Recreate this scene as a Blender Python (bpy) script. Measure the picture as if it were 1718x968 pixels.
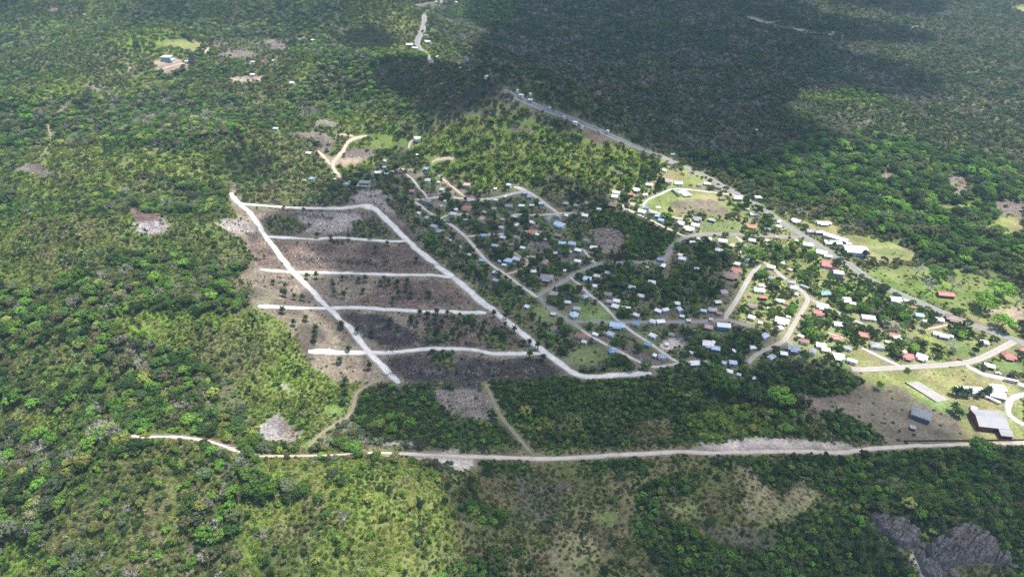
import bpy, math, random
import numpy as np

for o in list(bpy.data.objects):
    bpy.data.objects.remove(o)
SC = bpy.context.scene
COL = SC.collection
R = math.radians

# ------------------------------------------------------------------ camera, sky, sun, exposure
CAM_Z, PITCH, FPX = 430.0, R(35.5), 1145.0
cam = bpy.data.cameras.new('camera')
cam.sensor_width = 36.0
cam.lens = FPX / 1718.0 * 36.0
cam.clip_start, cam.clip_end = 1.0, 60000.0
cam_ob = bpy.data.objects.new('camera', cam)
cam_ob.location = (0, 0, CAM_Z)
cam_ob.rotation_euler = (R(90) - PITCH, 0, 0)
COL.objects.link(cam_ob)
SC.camera = cam_ob

SUN = np.array((0.30, 0.08, 0.95)); SUN /= np.linalg.norm(SUN)
world = bpy.data.worlds.new('World')
SC.world = world
world.use_nodes = True
wn = world.node_tree.nodes
sky = wn.new('ShaderNodeTexSky')
sky.sky_type = 'NISHITA'
sky.sun_disc = False
sky.sun_elevation = math.asin(SUN[2])
sky.sun_rotation = math.atan2(SUN[0], SUN[1])
sky.altitude = 100
sky.air_density = 1.0
sky.dust_density = 1.2
world.node_tree.links.new(sky.outputs[0], wn['Background'].inputs[0])
wn['Background'].inputs[1].default_value = 0.15

sun = bpy.data.lights.new('sun', 'SUN')
sun.energy = 5.0
sun.angle = R(0.53)
sun.color = (1.0, 0.96, 0.9)
sun_ob = bpy.data.objects.new('sun', sun)
import mathutils
sun_ob.rotation_euler = mathutils.Vector(tuple(SUN)).to_track_quat('Z', 'Y').to_euler()
sun_ob.location = (0, 0, 900)
COL.objects.link(sun_ob)

SC.view_settings.view_transform = 'Standard'
SC.view_settings.look = 'None'
SC.view_settings.exposure = 0.58
SC.view_settings.gamma = 1.0
SC.render.engine = 'CYCLES'
cy = SC.cycles
cy.max_bounces = 5
cy.diffuse_bounces = 3
cy.glossy_bounces = 1
cy.transmission_bounces = 2
cy.volume_bounces = 0
cy.transparent_max_bounces = 8
cy.use_denoising = False
cy.use_adaptive_sampling = True
cy.adaptive_threshold = 0.02

# ------------------------------------------------------------------ noise and terrain height
def _hash(ix, iy, seed):
    n = (ix.astype(np.int64) * 374761393 + iy.astype(np.int64) * 668265263 + seed * 974711) & 0x7fffffff
    n = ((n ^ (n >> 13)) * 1274126177) & 0x7fffffff
    return ((n ^ (n >> 16)) & 0xffff) / 65535.0

def vnoise(x, y, seed=0):
    xi, yi = np.floor(x), np.floor(y)
    fx, fy = x - xi, y - yi
    fx = fx * fx * fx * (fx * (fx * 6 - 15) + 10)
    fy = fy * fy * fy * (fy * (fy * 6 - 15) + 10)
    a, b = _hash(xi, yi, seed), _hash(xi + 1, yi, seed)
    c, d = _hash(xi, yi + 1, seed), _hash(xi + 1, yi + 1, seed)
    return (a + (b - a) * fx) * (1 - fy) + (c + (d - c) * fx) * fy

def fbm(x, y, seed=0, octaves=3, gain=0.5):
    s, a, t = 0.0, 1.0, 0.0
    for k in range(octaves):
        s = s + a * vnoise(x * 2 ** k + 17.3 * k, y * 2 ** k - 9.1 * k, seed + k)
        t += a
        a *= gain
    return s / t

SP, CP = math.sin(PITCH), math.cos(PITCH)

def flat(px, py, z=0.0):
    """photo pixel -> world x, y on the level z"""
    u, v = (px - 859.0) / FPX, (py - 484.0) / FPX
    t = (CAM_Z - z) / (SP + v * CP)
    return u * t, (CP - v * SP) * t

# hills: photo pixel of the middle (as if on the plain), radius across, radius deep, height
HILLS = [
    (735, 262, 110, 80, 30), (800, 262, 110, 90, 34), (880, 256, 110, 95, 40), (960, 262, 110, 90, 38), (1030, 280, 70, 60, 22),
    (735, 190, 150, 120, 46), (650, 165, 110, 80, 26), (650, 95, 170, 150, 52), (530, 70, 220, 160, 36),
    (285, 125, 110, 90, 40), (180, 130, 170, 130, 30), (60, 40, 260, 200, 60), (300, 30, 300, 200, 45), (470, 160, 160, 110, 30),
    (60, 230, 160, 110, 36), (330, 265, 120, 90, 30), (440, 285, 110, 80, 36), (180, 330, 150, 100, 28),
    (612, 350, 48, 40, 17), (100, 470, 150, 90, 30), (300, 440, 110, 80, 20), (300, 565, 120, 62, 26), (420, 580, 80, 50, 14),
    (60, 640, 120, 80, 26), (220, 680, 80, 60, 10), (140, 860, 90, 60, 24), (360, 830, 90, 60, 16), (610, 900, 80, 60, 20),
    (1240, 860, 60, 60, 12), (1640, 900, 70, 40, 16), (1500, 890, 50, 36, 9), (930, 690, 90, 40, 6), (1200, 700, 120, 40, 5),
]
HILLS = [flat(a, b) + (c, d, e * 1.25) for a, b, c, d, e in HILLS]
XB = ([0, 330, 400, 760, 860, 1000, 1200, 1400, 2000, 6000], [-60, -60, -290, -310, -220, -150, -150, -210, -230, -500])

def height(x, y):
    x, y = np.asarray(x, float), np.asarray(y, float)
    z = np.zeros(np.broadcast(x, y).shape)
    for hx, hy, rx, ry, h in HILLS:
        z += h * np.exp(-((x - hx) / rx) ** 2 * 0.9 - ((y - hy) / ry) ** 2 * 0.9)
    m = 1 / (1 + np.exp((x - np.interp(y, *XB)) / 45.0))
    far = np.clip((y - 1200) / 1500, 0, 1)
    z += m * ((84 + 40 * far) * (fbm(x / 235, y / 235, 3, 2) - 0.44) + 6 * (vnoise(x / 48, y / 48, 9) - 0.5)) * np.clip((np.hypot(x, y) - 100) / 200, 0, 1)
    z += 2.0 * (vnoise(x / 70, y / 70, 21) - 0.5)
    fore = np.clip((395 - y) / 60, 0, 1)
    z += fore * 9 * (fbm(x / 90, y / 90, 5, 2) - 0.5)
    return np.maximum(z, -14.0)

def ground(px, py):
    """photo pixels -> world points where those lines of sight meet the terrain"""
    px, py = np.atleast_1d(np.asarray(px, float)), np.atleast_1d(np.asarray(py, float))
    u, v = (px - 859.0) / FPX, (py - 484.0) / FPX
    dx, dy, dz = u, CP - v * SP, -SP - v * CP
    t0 = np.full(px.shape, 300.0)
    hit = np.zeros(px.shape, bool)
    lo, hi = t0.copy(), t0.copy()
    t = t0.copy()
    for _ in range(330):
        nt = t * 1.011
        below = (CAM_Z + dz * nt) < height(dx * nt, dy * nt)
        new = below & ~hit
        lo[new], hi[new] = t[new], nt[new]
        hit |= below
        t = nt
        if hit.all():
            break
    for _ in range(22):
        mid = (lo + hi) / 2
        b = (CAM_Z + dz * mid) < height(dx * mid, dy * mid)
        hi = np.where(b, mid, hi)
        lo = np.where(b, lo, mid)
    X, Y = dx * hi, dy * hi
    return X, Y, height(X, Y)

def project(x, y, z):
    dy, dz = y, z - CAM_Z
    depth = dy * CP - dz * SP
    up = dy * SP + dz * CP
    return 859.0 + FPX * x / depth, 484.0 - FPX * up / depth, depth

def pts(s):
    v = [float(q) for q in s.replace(',', ' ').split()]
    return list(zip(v[0::2], v[1::2]))

def densify(p, step, closed=False):
    q = p + [p[0]] if closed else p
    out = []
    for (ax, ay), (bx, by) in zip(q[:-1], q[1:]):
        n = max(1, int(math.hypot(bx - ax, by - ay) / step))
        out += [(ax + (bx - ax) * k / n, ay + (by - ay) * k / n) for k in range(n)]
    return out if closed else out + [q[-1]]

def to_world(p, step=12, closed=False):
    d = densify(p, step, closed)
    X, Y, Z = ground([a for a, b in d], [b for a, b in d])
    return np.stack([X, Y], 1)

# ------------------------------------------------------------------ object helpers
def tag(o, label=None, cat=None, group=None, kind=None):
    for k, v in (('label', label), ('category', cat), ('group', group), ('kind', kind)):
        if v:
            o[k] = v
    return o

def mesh_data(name, verts, faces, mats=(), idx=None, smooth=False):
    me = bpy.data.meshes.new(name)
    me.from_pydata([tuple(v) for v in verts], [], [tuple(f) for f in faces])
    for m in mats:
        me.materials.append(m)
    if idx is not None:
        me.polygons.foreach_set('material_index', np.asarray(idx, np.int32))
    if smooth:
        me.polygons.foreach_set('use_smooth', np.ones(len(me.polygons), bool))
    me.update()
    return me

def link(name, data, parent=None, loc=None):
    o = bpy.data.objects.new(name, data)
    COL.objects.link(o)
    if parent is not None:
        o.parent = parent
    if loc is not None:
        o.location = loc
    return o

class MB:
    """collects simple solids for one mesh"""
    def __init__(self):
        self.v, self.f = [], []
    def add(self, v, f):
        n = len(self.v)
        self.v += [tuple(q) for q in v]
        self.f += [tuple(i + n for i in q) for q in f]
        return self
    def box(self, x0, x1, y0, y1, z0, z1):
        v = [(x0, y0, z0), (x1, y0, z0), (x1, y1, z0), (x0, y1, z0), (x0, y0, z1), (x1, y0, z1), (x1, y1, z1), (x0, y1, z1)]
        return self.add(v, [(0, 3, 2, 1), (4, 5, 6, 7), (0, 1, 5, 4), (1, 2, 6, 5), (2, 3, 7, 6), (3, 0, 4, 7)])
    def prism(self, poly, z0, z1):
        n = len(poly)
        v = [(a, b, z0) for a, b in poly] + [(a, b, z1) for a, b in poly]
        f = [tuple(range(n))[::-1], tuple(range(n, 2 * n))] + [(i, (i + 1) % n, n + (i + 1) % n, n + i) for i in range(n)]
        return self.add(v, f)
    def slab(self, poly, t):
        """a tilted sheet (list of 3-D corners, in order) with thickness t downwards"""
        n = len(poly)
        v = [tuple(p) for p in poly] + [(p[0], p[1], p[2] - t) for p in poly]
        f = [tuple(range(n)), tuple(range(n, 2 * n))[::-1]] + [(i, n + i, n + (i + 1) % n, (i + 1) % n) for i in range(n)]
        return self.add(v, f)
    def tube(self, p, q, r0, r1, n=5, cap=False):
        p, q = np.array(p, float), np.array(q, float)
        d = q - p
        d /= np.linalg.norm(d) + 1e-9
        a = np.cross(d, (0.3, 0.9, 0.1) if abs(d[2]) > 0.9 else (0, 0, 1.0))
        a /= np.linalg.norm(a)
        b = np.cross(d, a)
        ang = [2 * math.pi * k / n for k in range(n)]
        v = [p + r0 * (math.cos(t) * a + math.sin(t) * b) for t in ang] + [q + r1 * (math.cos(t) * a + math.sin(t) * b) for t in ang]
        f = [(i, (i + 1) % n, n + (i + 1) % n, n + i) for i in range(n)]
        if cap:
            f += [tuple(range(n))[::-1], tuple(range(n, 2 * n))]
        return self.add(v, f)
    def data(self, name, mat):
        return mesh_data(name, self.v, self.f, [mat])
    def build(self, name, mat, parent=None, loc=None):
        return link(name, self.data(name, mat), parent, loc)

# ------------------------------------------------------------------ materials
def new_mat(name):
    m = bpy.data.materials.new(name)
    m.use_nodes = True
    nt = m.node_tree
    for n in list(nt.nodes):
        nt.nodes.remove(n)
    out = nt.nodes.new('ShaderNodeOutputMaterial')
    return m, nt, out

def N(nt, typ, **kw):
    n = nt.nodes.new(typ)
    for k, v in kw.items():
        setattr(n, k, v)
    return n

def setin(n, **kw):
    for k, v in kw.items():
        n.inputs[k.replace('_', ' ')].default_value = v
    return n

def ramp(nt, fac, stops):
    r = N(nt, 'ShaderNodeValToRGB')
    while len(r.color_ramp.elements) > 1:
        r.color_ramp.elements.remove(r.color_ramp.elements[-1])
    r.color_ramp.elements[0].position = stops[0][0]
    r.color_ramp.elements[0].color = stops[0][1]
    for p, c in stops[1:]:
        e = r.color_ramp.elements.new(p)
        e.color = c
    nt.links.new(fac, r.inputs[0])
    return r.outputs[0]

def g4(v):
    return (v, v, v, 1)

def mult(nt, a, b, typ='MULTIPLY', fac=1.0):
    m = N(nt, 'ShaderNodeMix', data_type='RGBA', blend_type=typ)
    m.inputs[0].default_value = fac
    for s, k in ((a, 6), (b, 7)):
        if isinstance(s, tuple):
            m.inputs[k].default_value = s
        else:
            nt.links.new(s, m.inputs[k])
    return m.outputs[2]

def noise(nt, scale, detail=3, rough=0.6, coord='obj', stretch=None):
    tc = N(nt, 'ShaderNodeTexCoord')
    n = N(nt, 'ShaderNodeTexNoise')
    n.inputs['Scale'].default_value = scale
    n.inputs['Detail'].default_value = detail
    n.inputs['Roughness'].default_value = rough
    src = tc.outputs['Object']
    if stretch:
        mp = N(nt, 'ShaderNodeMapping')
        mp.inputs['Scale'].default_value = stretch[:3]
        if len(stretch) > 3:
            mp.inputs['Rotation'].default_value = (0, 0, stretch[3])
        nt.links.new(src, mp.inputs[0])
        src = mp.outputs[0]
    nt.links.new(src, n.inputs['Vector'])
    return n.outputs['Fac']

def solid(name, rgb, rough=0.85, scale=0.5, var=0.25, fine=0.0, spec=0.25, metal=0.0, per_object=0.0):
    m, nt, out = new_mat(name)
    b = N(nt, 'ShaderNodeBsdfPrincipled')
    b.inputs['Roughness'].default_value = rough
    b.inputs['Metallic'].default_value = metal
    b.inputs['Specular IOR Level'].default_value = spec
    c = (rgb[0], rgb[1], rgb[2], 1)
    if var:
        c = mult(nt, c, ramp(nt, noise(nt, scale, 4), [(0.3, g4(1 - var)), (0.7, g4(1 + var))]))
    if fine:
        c = mult(nt, c, ramp(nt, noise(nt, scale * 9, 2), [(0.3, g4(1 - fine)), (0.7, g4(1 + fine))]))
    if per_object:
        oi = N(nt, 'ShaderNodeObjectInfo')
        c = mult(nt, c, ramp(nt, oi.outputs['Random'], [(0, g4(1 - per_object)), (1, g4(1 + per_object))]))
    if isinstance(c, tuple):
        b.inputs['Base Color'].default_value = c
    else:
        nt.links.new(c, b.inputs['Base Color'])
    nt.links.new(b.outputs[0], out.inputs[0])
    return m

def leafmat(name, rgb, other=None, trans=0.34, var=0.42):
    """leaves: per-plant brightness and hue, lighter and darker clumps, some light through the leaf"""
    m, nt, out = new_mat(name)
    other = other or (rgb[0] * 1.5, rgb[1] * 1.2, rgb[2] * 1.1)
    oi = N(nt, 'ShaderNodeObjectInfo')
    wn_ = N(nt, 'ShaderNodeTexWhiteNoise', noise_dimensions='1D')
    nt.links.new(oi.outputs['Random'], wn_.inputs['W'])
    mx = N(nt, 'ShaderNodeMix', data_type='RGBA')
    mx.inputs[6].default_value = rgb + (1,)
    mx.inputs[7].default_value = tuple(other) + (1,)
    nt.links.new(wn_.outputs['Value'], mx.inputs[0])
    c = mult(nt, mx.outputs[2], ramp(nt, oi.outputs['Random'], [(0, g4(1 - var)), (1, g4(1 + var))]))
    c = mult(nt, c, ramp(nt, noise(nt, 0.55, 3), [(0.32, g4(0.62)), (0.68, g4(1.38))]))
    d = N(nt, 'ShaderNodeBsdfDiffuse')
    t = N(nt, 'ShaderNodeBsdfTranslucent')
    nt.links.new(c, d.inputs[0])
    nt.links.new(mult(nt, c, (1.25, 1.35, 0.6, 1)), t.inputs[0])
    s = N(nt, 'ShaderNodeMixShader')
    s.inputs[0].default_value = trans
    nt.links.new(d.outputs[0], s.inputs[1])
    nt.links.new(t.outputs[0], s.inputs[2])
    nt.links.new(s.outputs[0], out.inputs[0])
    return m

# ------------------------------------------------------------------ land cover
# class: ground colour, tree share, tree mix, smallest and largest crown, scrub share, scrub mix, branch litter share
MIXES = {
    'hill':   [(0, .10), (1, .28), (2, .24), (3, .08), (4, .13), (5, .09), (6, .05), (7, .03)],
    'plain':  [(0, .12), (1, .20), (4, .36), (6, .18), (5, .14)],
    'river':  [(0, .13), (1, .42), (2, .29), (6, .07), (4, .09)],
    'lush':   [(1, .16), (2, .54), (3, .24), (0, .03), (4, .03)],
    'yard':   [(0, .34), (1, .40), (2, .14), (4, .07), (5, .05)],
    'thick':  [(0, .16), (1, .43), (2, .26), (3, .03), (4, .12)],
    'fern':   [(1, .32), (2, .30), (3, .14), (5, .12), (0, .12)],
    'meadow': [(0, .35), (1, .40), (4, .15), (2, .10)],
    'dark':   [(0, .6), (4, .2), (1, .2)],
    'black':  [(0, .7), (1, .3)],
}
SMIX = {
    'under':  [(0, .05), (1, .32), (4, .32), (2, .22), (3, .09)],
    'fern':   [(0, .12), (1, .18), (2, .18), (4, .46), (3, .06)],
    'brown':  [(1, .30), (2, .40), (4, .20), (3, .10)],
    'straw':  [(3, .65), (2, .35)],
    'dark':   [(0, .45), (1, .55)],
    'meadow': [(0, .05), (1, .24), (2, .48), (3, .23)],
}
CLS = [
    ('hillforest', (.10, .102, .052), .90, 'hill', 4.6, 13.0, .85, 'under', 0),
    ('plain',      (.12, .122, .07), .60, 'plain', 5.0, 10.5, .5, 'under', 0),
    ('riverbelt',  (.10, .115, .05),   .74, 'river', 8.0, 18.0, .6, 'under', 0),
    ('fern',       (.14, .165, .05),  .16, 'fern', 2.6, 6.0, .97, 'fern', 0),
    ('clearing',   (.205, .168, .132),  .012, 'hill', 2.0, 4.0, .05, 'brown', .34),
    ('burnt',      (.062, .055, .058), .03, 'black', 2.0, 4.0, .08, 'brown', .45),
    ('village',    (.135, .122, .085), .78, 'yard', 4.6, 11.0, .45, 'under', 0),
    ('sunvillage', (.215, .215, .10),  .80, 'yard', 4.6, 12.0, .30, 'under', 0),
    ('drygrass',   (.24, .225, .105),  .004, 'yard', 3, 5, .02, 'straw', 0),
    ('greengrass', (.15, .182, .078),    .006, 'yard', 3, 6, .03, 'fern', 0),
    ('brownfield', (.185, .15, .118),  .0, 'yard', 3, 5, .03, 'brown', 0),
    ('ash',        (.27, .25, .25),   .0, 'yard', 3, 5, .0, 'brown', .5),
    ('bare',       (.48, .415, .365),    .0, 'yard', 3, 5, .0, 'brown', 0),
    ('thicket',    (.08, .09, .045),    .80, 'thick', 3.0, 6.2, .9, 'dark', 0),
    ('meadow',     (.145, .132, .07), .08, 'meadow', 2.4, 7.0, .80, 'meadow', 0),
    ('strawpatch', (.22, .195, .115),   .02, 'meadow', 2, 4, .45, 'straw', 0),
    ('forethicket', (.08, .09, .045),   .80, 'thick', 3.6, 7.6, .9, 'dark', 0),
    ('rock',       (.115, .105, .095), .0, 'yard', 3, 5, .0, 'dark', 0),
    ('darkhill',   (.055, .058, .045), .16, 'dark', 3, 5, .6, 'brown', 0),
    ('ridge',      (.15, .175, .055),   .40, 'lush', 4.5, 11, .97, 'fern', 0),
    ('slash',      (.19, .163, .145),  .0, 'yard', 3, 5, .04, 'brown', .5),
    ('brownscrub', (.125, .13, .06),  .40, 'hill', 3.0, 7.0, .92, 'brown', 0),
    ('tandirt',    (.33, .265, .195),  .0, 'yard', 3, 5, .02, 'brown', .05),
    ('water',      (.03, .05, .06),    .0, 'yard', 3, 5, .0, 'brown', 0),
    ('mauve',      (.150, .110, .094),  .02, 'black', 2, 4, .05, 'brown', .6),
    ('greenpasture', (.17, .19, .075), .03, 'yard', 3, 6, .1, 'fern', 0),
    ('hollow',     (.085, .09, .045), .95, 'hill', 5.5, 13.0, .85, 'under', 0),
    ('burntscrub', (.125, .108, .095), .05, 'meadow', 2.4, 5.0, .6, 'brown', .1),
    ('regrowth',   (.14, .12, .09), .5, 'hill', 3.0, 6.5, .3, 'brown', .25),
    ('limestone',  (.29, .262, .245),  .02, 'hill', 2, 4, .02, 'brown', .6),
]
CI = {c[0]: i for i, c in enumerate(CLS)}

# outlines read off the photograph; each is cast onto the terrain and kept as a world outline
COVER = [
    ('riverbelt', '1290,262 1380,225 1500,232 1600,265 1718,280 1800,300 1800,560 1718,480 1640,450 1560,440 1520,400 1450,385 1400,368 1330,345 1260,310 1180,270 1120,262'),
    ('plain', '1330,180 1480,190 1718,240 1718,270 1560,245 1460,228 1360,235'),
    ('ridge', '1340,165 1420,150 1490,165 1480,175 1390,175'),
    ('drygrass', '1662,372 1690,360 1718,362 1718,395 1680,392 1650,385'),
    ('slash', '1585,300 1600,285 1625,310 1640,335 1600,325'), ('slash', '1660,340 1718,335 1718,365 1675,360'), ('slash', '1392,262 1440,255 1448,266 1400,270'),
    ('slash', '1470,290 1500,288 1510,300 1480,305'), ('drygrass', '1575,345 1630,343 1640,352 1580,352'),
    ('ridge', '700,232 760,205 860,196 940,225 1000,225 1060,250 1090,275 1120,300 1060,330 1040,345 1000,310 930,300 860,312 800,320 750,300 720,278 690,255'),
    ('fern', '780,208 850,205 880,222 820,240 770,236'), ('fern', '700,240 750,232 770,250 730,262'), ('fern', '830,228 862,232 858,262 826,258'), ('fern', '960,240 1010,240 1030,256 990,262'),
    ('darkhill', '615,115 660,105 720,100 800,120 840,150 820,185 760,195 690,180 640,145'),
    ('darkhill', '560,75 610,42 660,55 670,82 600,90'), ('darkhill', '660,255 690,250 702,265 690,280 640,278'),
    ('brownscrub', '10,10 120,5 150,30 110,35 60,25 20,30'), ('tandirt', '80,15 92,10 97,18 88,22'),
    ('drygrass', '255,70 300,67 338,72 342,85 320,88 300,80 265,78'), ('regrowth', '355,68 440,60 490,75 470,92 450,104 400,104 368,98'), ('slash', '366,88 405,84 440,92 430,102 400,103 372,97'), ('slash', '440,66 475,68 480,84 455,88'),
    ('tandirt', '256,104 278,96 300,98 322,108 322,113 290,122 268,124 262,114'), ('tandirt', '213,108 221,102 218,116 212,117'),
    ('tandirt', '386,132 400,128 440,128 440,138 400,140 390,138'), ('slash', '95,185 108,180 107,192 92,196'), ('slash', '135,142 180,145 185,158 160,152'),
    ('slash', '28,284 46,271 77,281 103,294 60,292 45,290'), ('greenpasture', '66,262 72,255 84,262 80,282 70,282'),
    ('tandirt', '495,64 512,60 518,70 498,72'), 
    ('brownscrub', '20,330 130,330 200,365 210,400 120,420 40,400'), ('brownscrub', '230,285 270,295 290,320 250,340 215,325'),
    ('brownscrub', '60,400 180,420 200,455 100,470 30,430'), ('fern', '0,405 50,415 75,455 100,480 40,490 0,480'),
    ('brownscrub', '50,500 130,480 175,500 130,515 60,510'), ('brownscrub', '260,440 330,455 360,500 300,500'),
    ('brownscrub', '20,590 110,570 165,590 130,650 40,655 10,630'), ('fern', '0,690 70,690 150,712 60,735 0,725'),
    ('ash', '222,369 258,364 284,372 276,386 262,394 232,394'), ('mauve', '216,350 230,345 246,360 268,358 280,370 222,372'),
    ('fern', '190,530 240,522 290,520 340,528 440,523 480,540 500,575 560,620 612,642 592,690 545,735 520,748 430,752 420,690 395,650 330,595 250,575 200,560'),
    ('brownscrub', '300,545 400,550 440,580 425,640 380,640 330,590'), ('greengrass', '545,682 575,685 572,700 548,698'),
    ('fern', '430,772 560,770 700,772 745,790 770,830 790,900 800,968 800,1010 560,1010 500,960 540,900 555,860 520,830 440,800'),
    ('fern', '0,905 50,915 75,940 50,985 0,985'), ('fern', '270,860 330,870 310,915 275,905'), ('brownscrub', '430,880 520,890 520,968 440,968'),
    # subdivision
    ('clearing', '378,320 395,312 400,335 430,342 580,345 600,322 640,320 690,375 700,400 760,455 830,520 900,575 965,627 930,636 800,642 700,648 600,640 560,640 520,612 480,545 430,512 390,480 392,470 425,440 410,405 365,378 372,366 398,368'),
    ('limestone', '590,330 605,319 640,318 668,340 690,365 660,360 640,345 600,342'),
    ('mauve', '455,405 520,408 690,414 760,458 700,458 560,452 490,448'), ('mauve', '410,385 436,392 470,440 440,450 425,425'),
    ('mauve', '545,352 620,356 660,385 640,398 520,394 450,392 440,362'), ('limestone', '500,356 600,356 620,380 560,392 500,388'),
    ('mauve', '640,470 745,470 812,512 690,515 600,508'), ('burnt', '560,525 640,527 700,560 720,580 640,580 600,555'),
    ('mauve', '700,530 830,532 890,582 760,578'), ('burnt', '632,600 740,594 800,598 825,604 915,600 945,622 930,635 800,640 690,640 655,628'),
    ('burnt', '752,640 802,642 806,652 770,657'), ('slash', '710,655 752,652 802,652 815,655 827,685 838,706 800,705 755,697 732,672'),
    ('thicket', '600,650 650,640 712,645 735,672 755,697 810,708 840,712 880,746 800,748 700,745 620,742 590,705'),
    ('thicket', '822,640 960,632 1100,630 1240,640 1300,655 1345,690 1385,735 1300,730 1180,742 1050,752 900,752 860,712 832,668'),
    ('ridge', '1150,692 1260,682 1340,702 1368,730 1290,727 1180,738'), ('brownscrub', '930,688 985,700 972,726 925,716'), ('meadow', '1072,705 1130,700 1122,738 1050,742'), ('brownscrub', '1010,648 1060,652 1045,672 1005,665'), ('ridge', '860,690 920,700 930,735 880,720'), ('ridge', '630,700 690,705 680,735 610,725'),
    ('meadow', '1150,655 1180,660 1175,675 1145,670'),
    ('ash', '431,716 445,704 464,694 482,709 512,727 500,738 492,743 470,741 448,737 434,732'), ('slash', '466,700 482,709 512,727 492,743 468,741'),
    ('limestone', '468,639 478,643 487,652 482,661 475,655'), ('limestone', '362,375 372,366 400,368 436,380 430,390 405,392 380,388'),
    ('slash', '385,312 395,310 402,330 390,332'), ('slash', '478,224 520,220 550,224 562,235 556,244 545,246 530,236 500,230'), ('slash', '535,245 555,246 560,252 535,258'),
    ('slash', '580,250 625,248 630,262 600,270 575,265'), ('slash', '520,206 545,200 572,208 560,214 530,212'),
    ('tandirt', '545,262 575,266 610,264 610,276 575,280 556,276'), ('greenpasture', '620,225 690,230 700,245 650,250 620,246'),
    ('regrowth', '428,364 480,366 520,378 500,396 450,398'), ('regrowth', '588,372 640,370 662,384 650,402 600,400'), ('regrowth', '520,400 600,396 620,404 560,410'), ('regrowth', '720,590 760,586 775,600 755,618 718,612'),
    ('regrowth', '705,556 770,552 775,572 715,578'), ('regrowth', '800,555 850,552 885,585 820,588'), ('regrowth', '640,332 690,345 720,395 700,398 668,362'), ('regrowth', '495,318 560,318 575,340 510,342'), ('regrowth', '748,520 800,515 812,560 770,548'),
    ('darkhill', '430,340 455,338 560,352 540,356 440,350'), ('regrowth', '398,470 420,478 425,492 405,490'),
    # village
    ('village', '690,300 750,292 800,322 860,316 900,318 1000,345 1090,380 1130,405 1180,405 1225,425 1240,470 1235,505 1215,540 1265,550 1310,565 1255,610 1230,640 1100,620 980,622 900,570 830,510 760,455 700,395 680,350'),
    ('forethicket', '990,352 1040,356 1095,380 1130,402 1118,430 1060,436 1020,400 1000,380'), ('regrowth', '975,380 1030,376 1060,400 1055,432 1005,436 985,410'), ('slash', '990,384 1030,382 1048,402 1042,424 1010,426 996,408'),
    ('slash', '716,322 745,320 748,332 718,334'), ('slash', '722,338 742,336 750,350 728,352'), ('slash', '888,405 925,412 912,428 880,420'), ('slash', '938,428 965,430 970,445 945,448'),
    ('slash', '755,380 775,390 780,405 752,395'), ('slash', '690,292 715,290 712,302 692,300'), ('greengrass', '890,515 935,512 955,530 930,545 900,535'), ('greengrass', '966,508 1000,512 1030,530 1030,538 970,538'),
    ('greengrass', '955,590 1020,575 1040,595 1000,618 950,615'), ('slash', '1040,575 1075,590 1120,600 1135,612 1100,614 1060,600'),
    ('bare', '1106,577 1115,570 1144,566 1151,580 1148,584 1125,588 1108,586'), ('mauve', '1215,545 1250,546 1262,552 1240,556'),
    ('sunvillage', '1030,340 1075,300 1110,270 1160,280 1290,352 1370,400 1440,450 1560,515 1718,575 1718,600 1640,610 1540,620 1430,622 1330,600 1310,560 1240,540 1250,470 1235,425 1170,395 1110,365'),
    ('drygrass', '1080,343 1117,326 1158,318 1208,328 1208,342 1232,364 1200,360 1131,362 1095,352'),
    ('brownfield', '1120,340 1160,334 1200,335 1212,345 1230,362 1198,360 1140,358'),
    ('drygrass', '1105,290 1150,285 1200,312 1190,318 1125,312 1110,302'), ('greengrass', '1170,372 1230,370 1255,385 1220,393 1180,388'), ('greengrass', '1160,396 1235,398 1250,412 1190,406'),
    ('drygrass', '1290,350 1330,360 1360,388 1400,398 1412,396 1330,365'), ('drygrass', '1365,370 1400,372 1412,395 1380,400'),
    ('drygrass', '1412,396 1451,394 1497,407 1541,427 1523,440 1459,440 1440,425'), ('greengrass', '1460,415 1510,418 1530,432 1470,430'),
    ('greenpasture', '1440,458 1464,450 1536,448 1610,452 1690,480 1718,500 1718,560 1640,535 1560,508 1490,478'),
    ('drygrass', '1600,515 1660,540 1718,545 1718,570 1640,545'), ('tandirt', '1655,520 1718,515 1718,550 1690,548'),
    ('drygrass', '1430,590 1448,586 1505,612 1450,617 1425,615'), ('drygrass', '1515,555 1570,548 1600,560 1580,580 1530,575'), ('greengrass', '1580,565 1640,575 1660,588 1610,602'),
    ('drygrass', '1480,530 1500,530 1520,545 1495,552'), ('greengrass', '1320,505 1350,500 1340,520'), ('greengrass', '1375,575 1410,580 1400,590 1380,588'),
    ('greengrass', '1640,612 1690,604 1718,612 1718,630 1690,626'),
    ('drygrass', '1436,624 1540,619 1620,615 1660,632 1718,648 1718,740 1520,745 1486,700'),
    ('greengrass', '1520,655 1545,668 1600,672 1650,690 1620,702 1570,690 1535,672'), ('brownfield', '1455,648 1515,648 1550,680 1600,700 1622,735 1560,740 1512,742'),
    ('brownfield', '1338,659 1390,655 1443,645 1462,660 1485,692 1512,741 1470,745 1440,740 1443,708 1415,692 1370,690'),
    ('forethicket', '1290,628 1425,622 1448,640 1420,658 1375,668 1330,655'), ('thicket', '1375,688 1415,692 1443,708 1475,725 1470,742 1410,738 1385,715'),
    # track and cut banks along the near road
    ('bare', '218,728 226,724 236,730 236,738 224,738'), ('bare', '620,747 650,741 690,739 700,747'), ('bare', '680,758 760,757 800,762 790,778 778,788 740,776 700,770'),
    ('bare', '1184,745 1231,738 1290,731 1312,735 1380,740 1432,745 1432,760 1402,765 1355,761 1296,758 1193,765 1150,757'), ('bare', '386,752 402,748 412,762 400,762'),
    # near slopes
    ('meadow', '740,792 860,775 1000,775 1110,775 1290,770 1420,800 1460,860 1500,910 1560,985 1560,1010 790,1010 770,880'),
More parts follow.
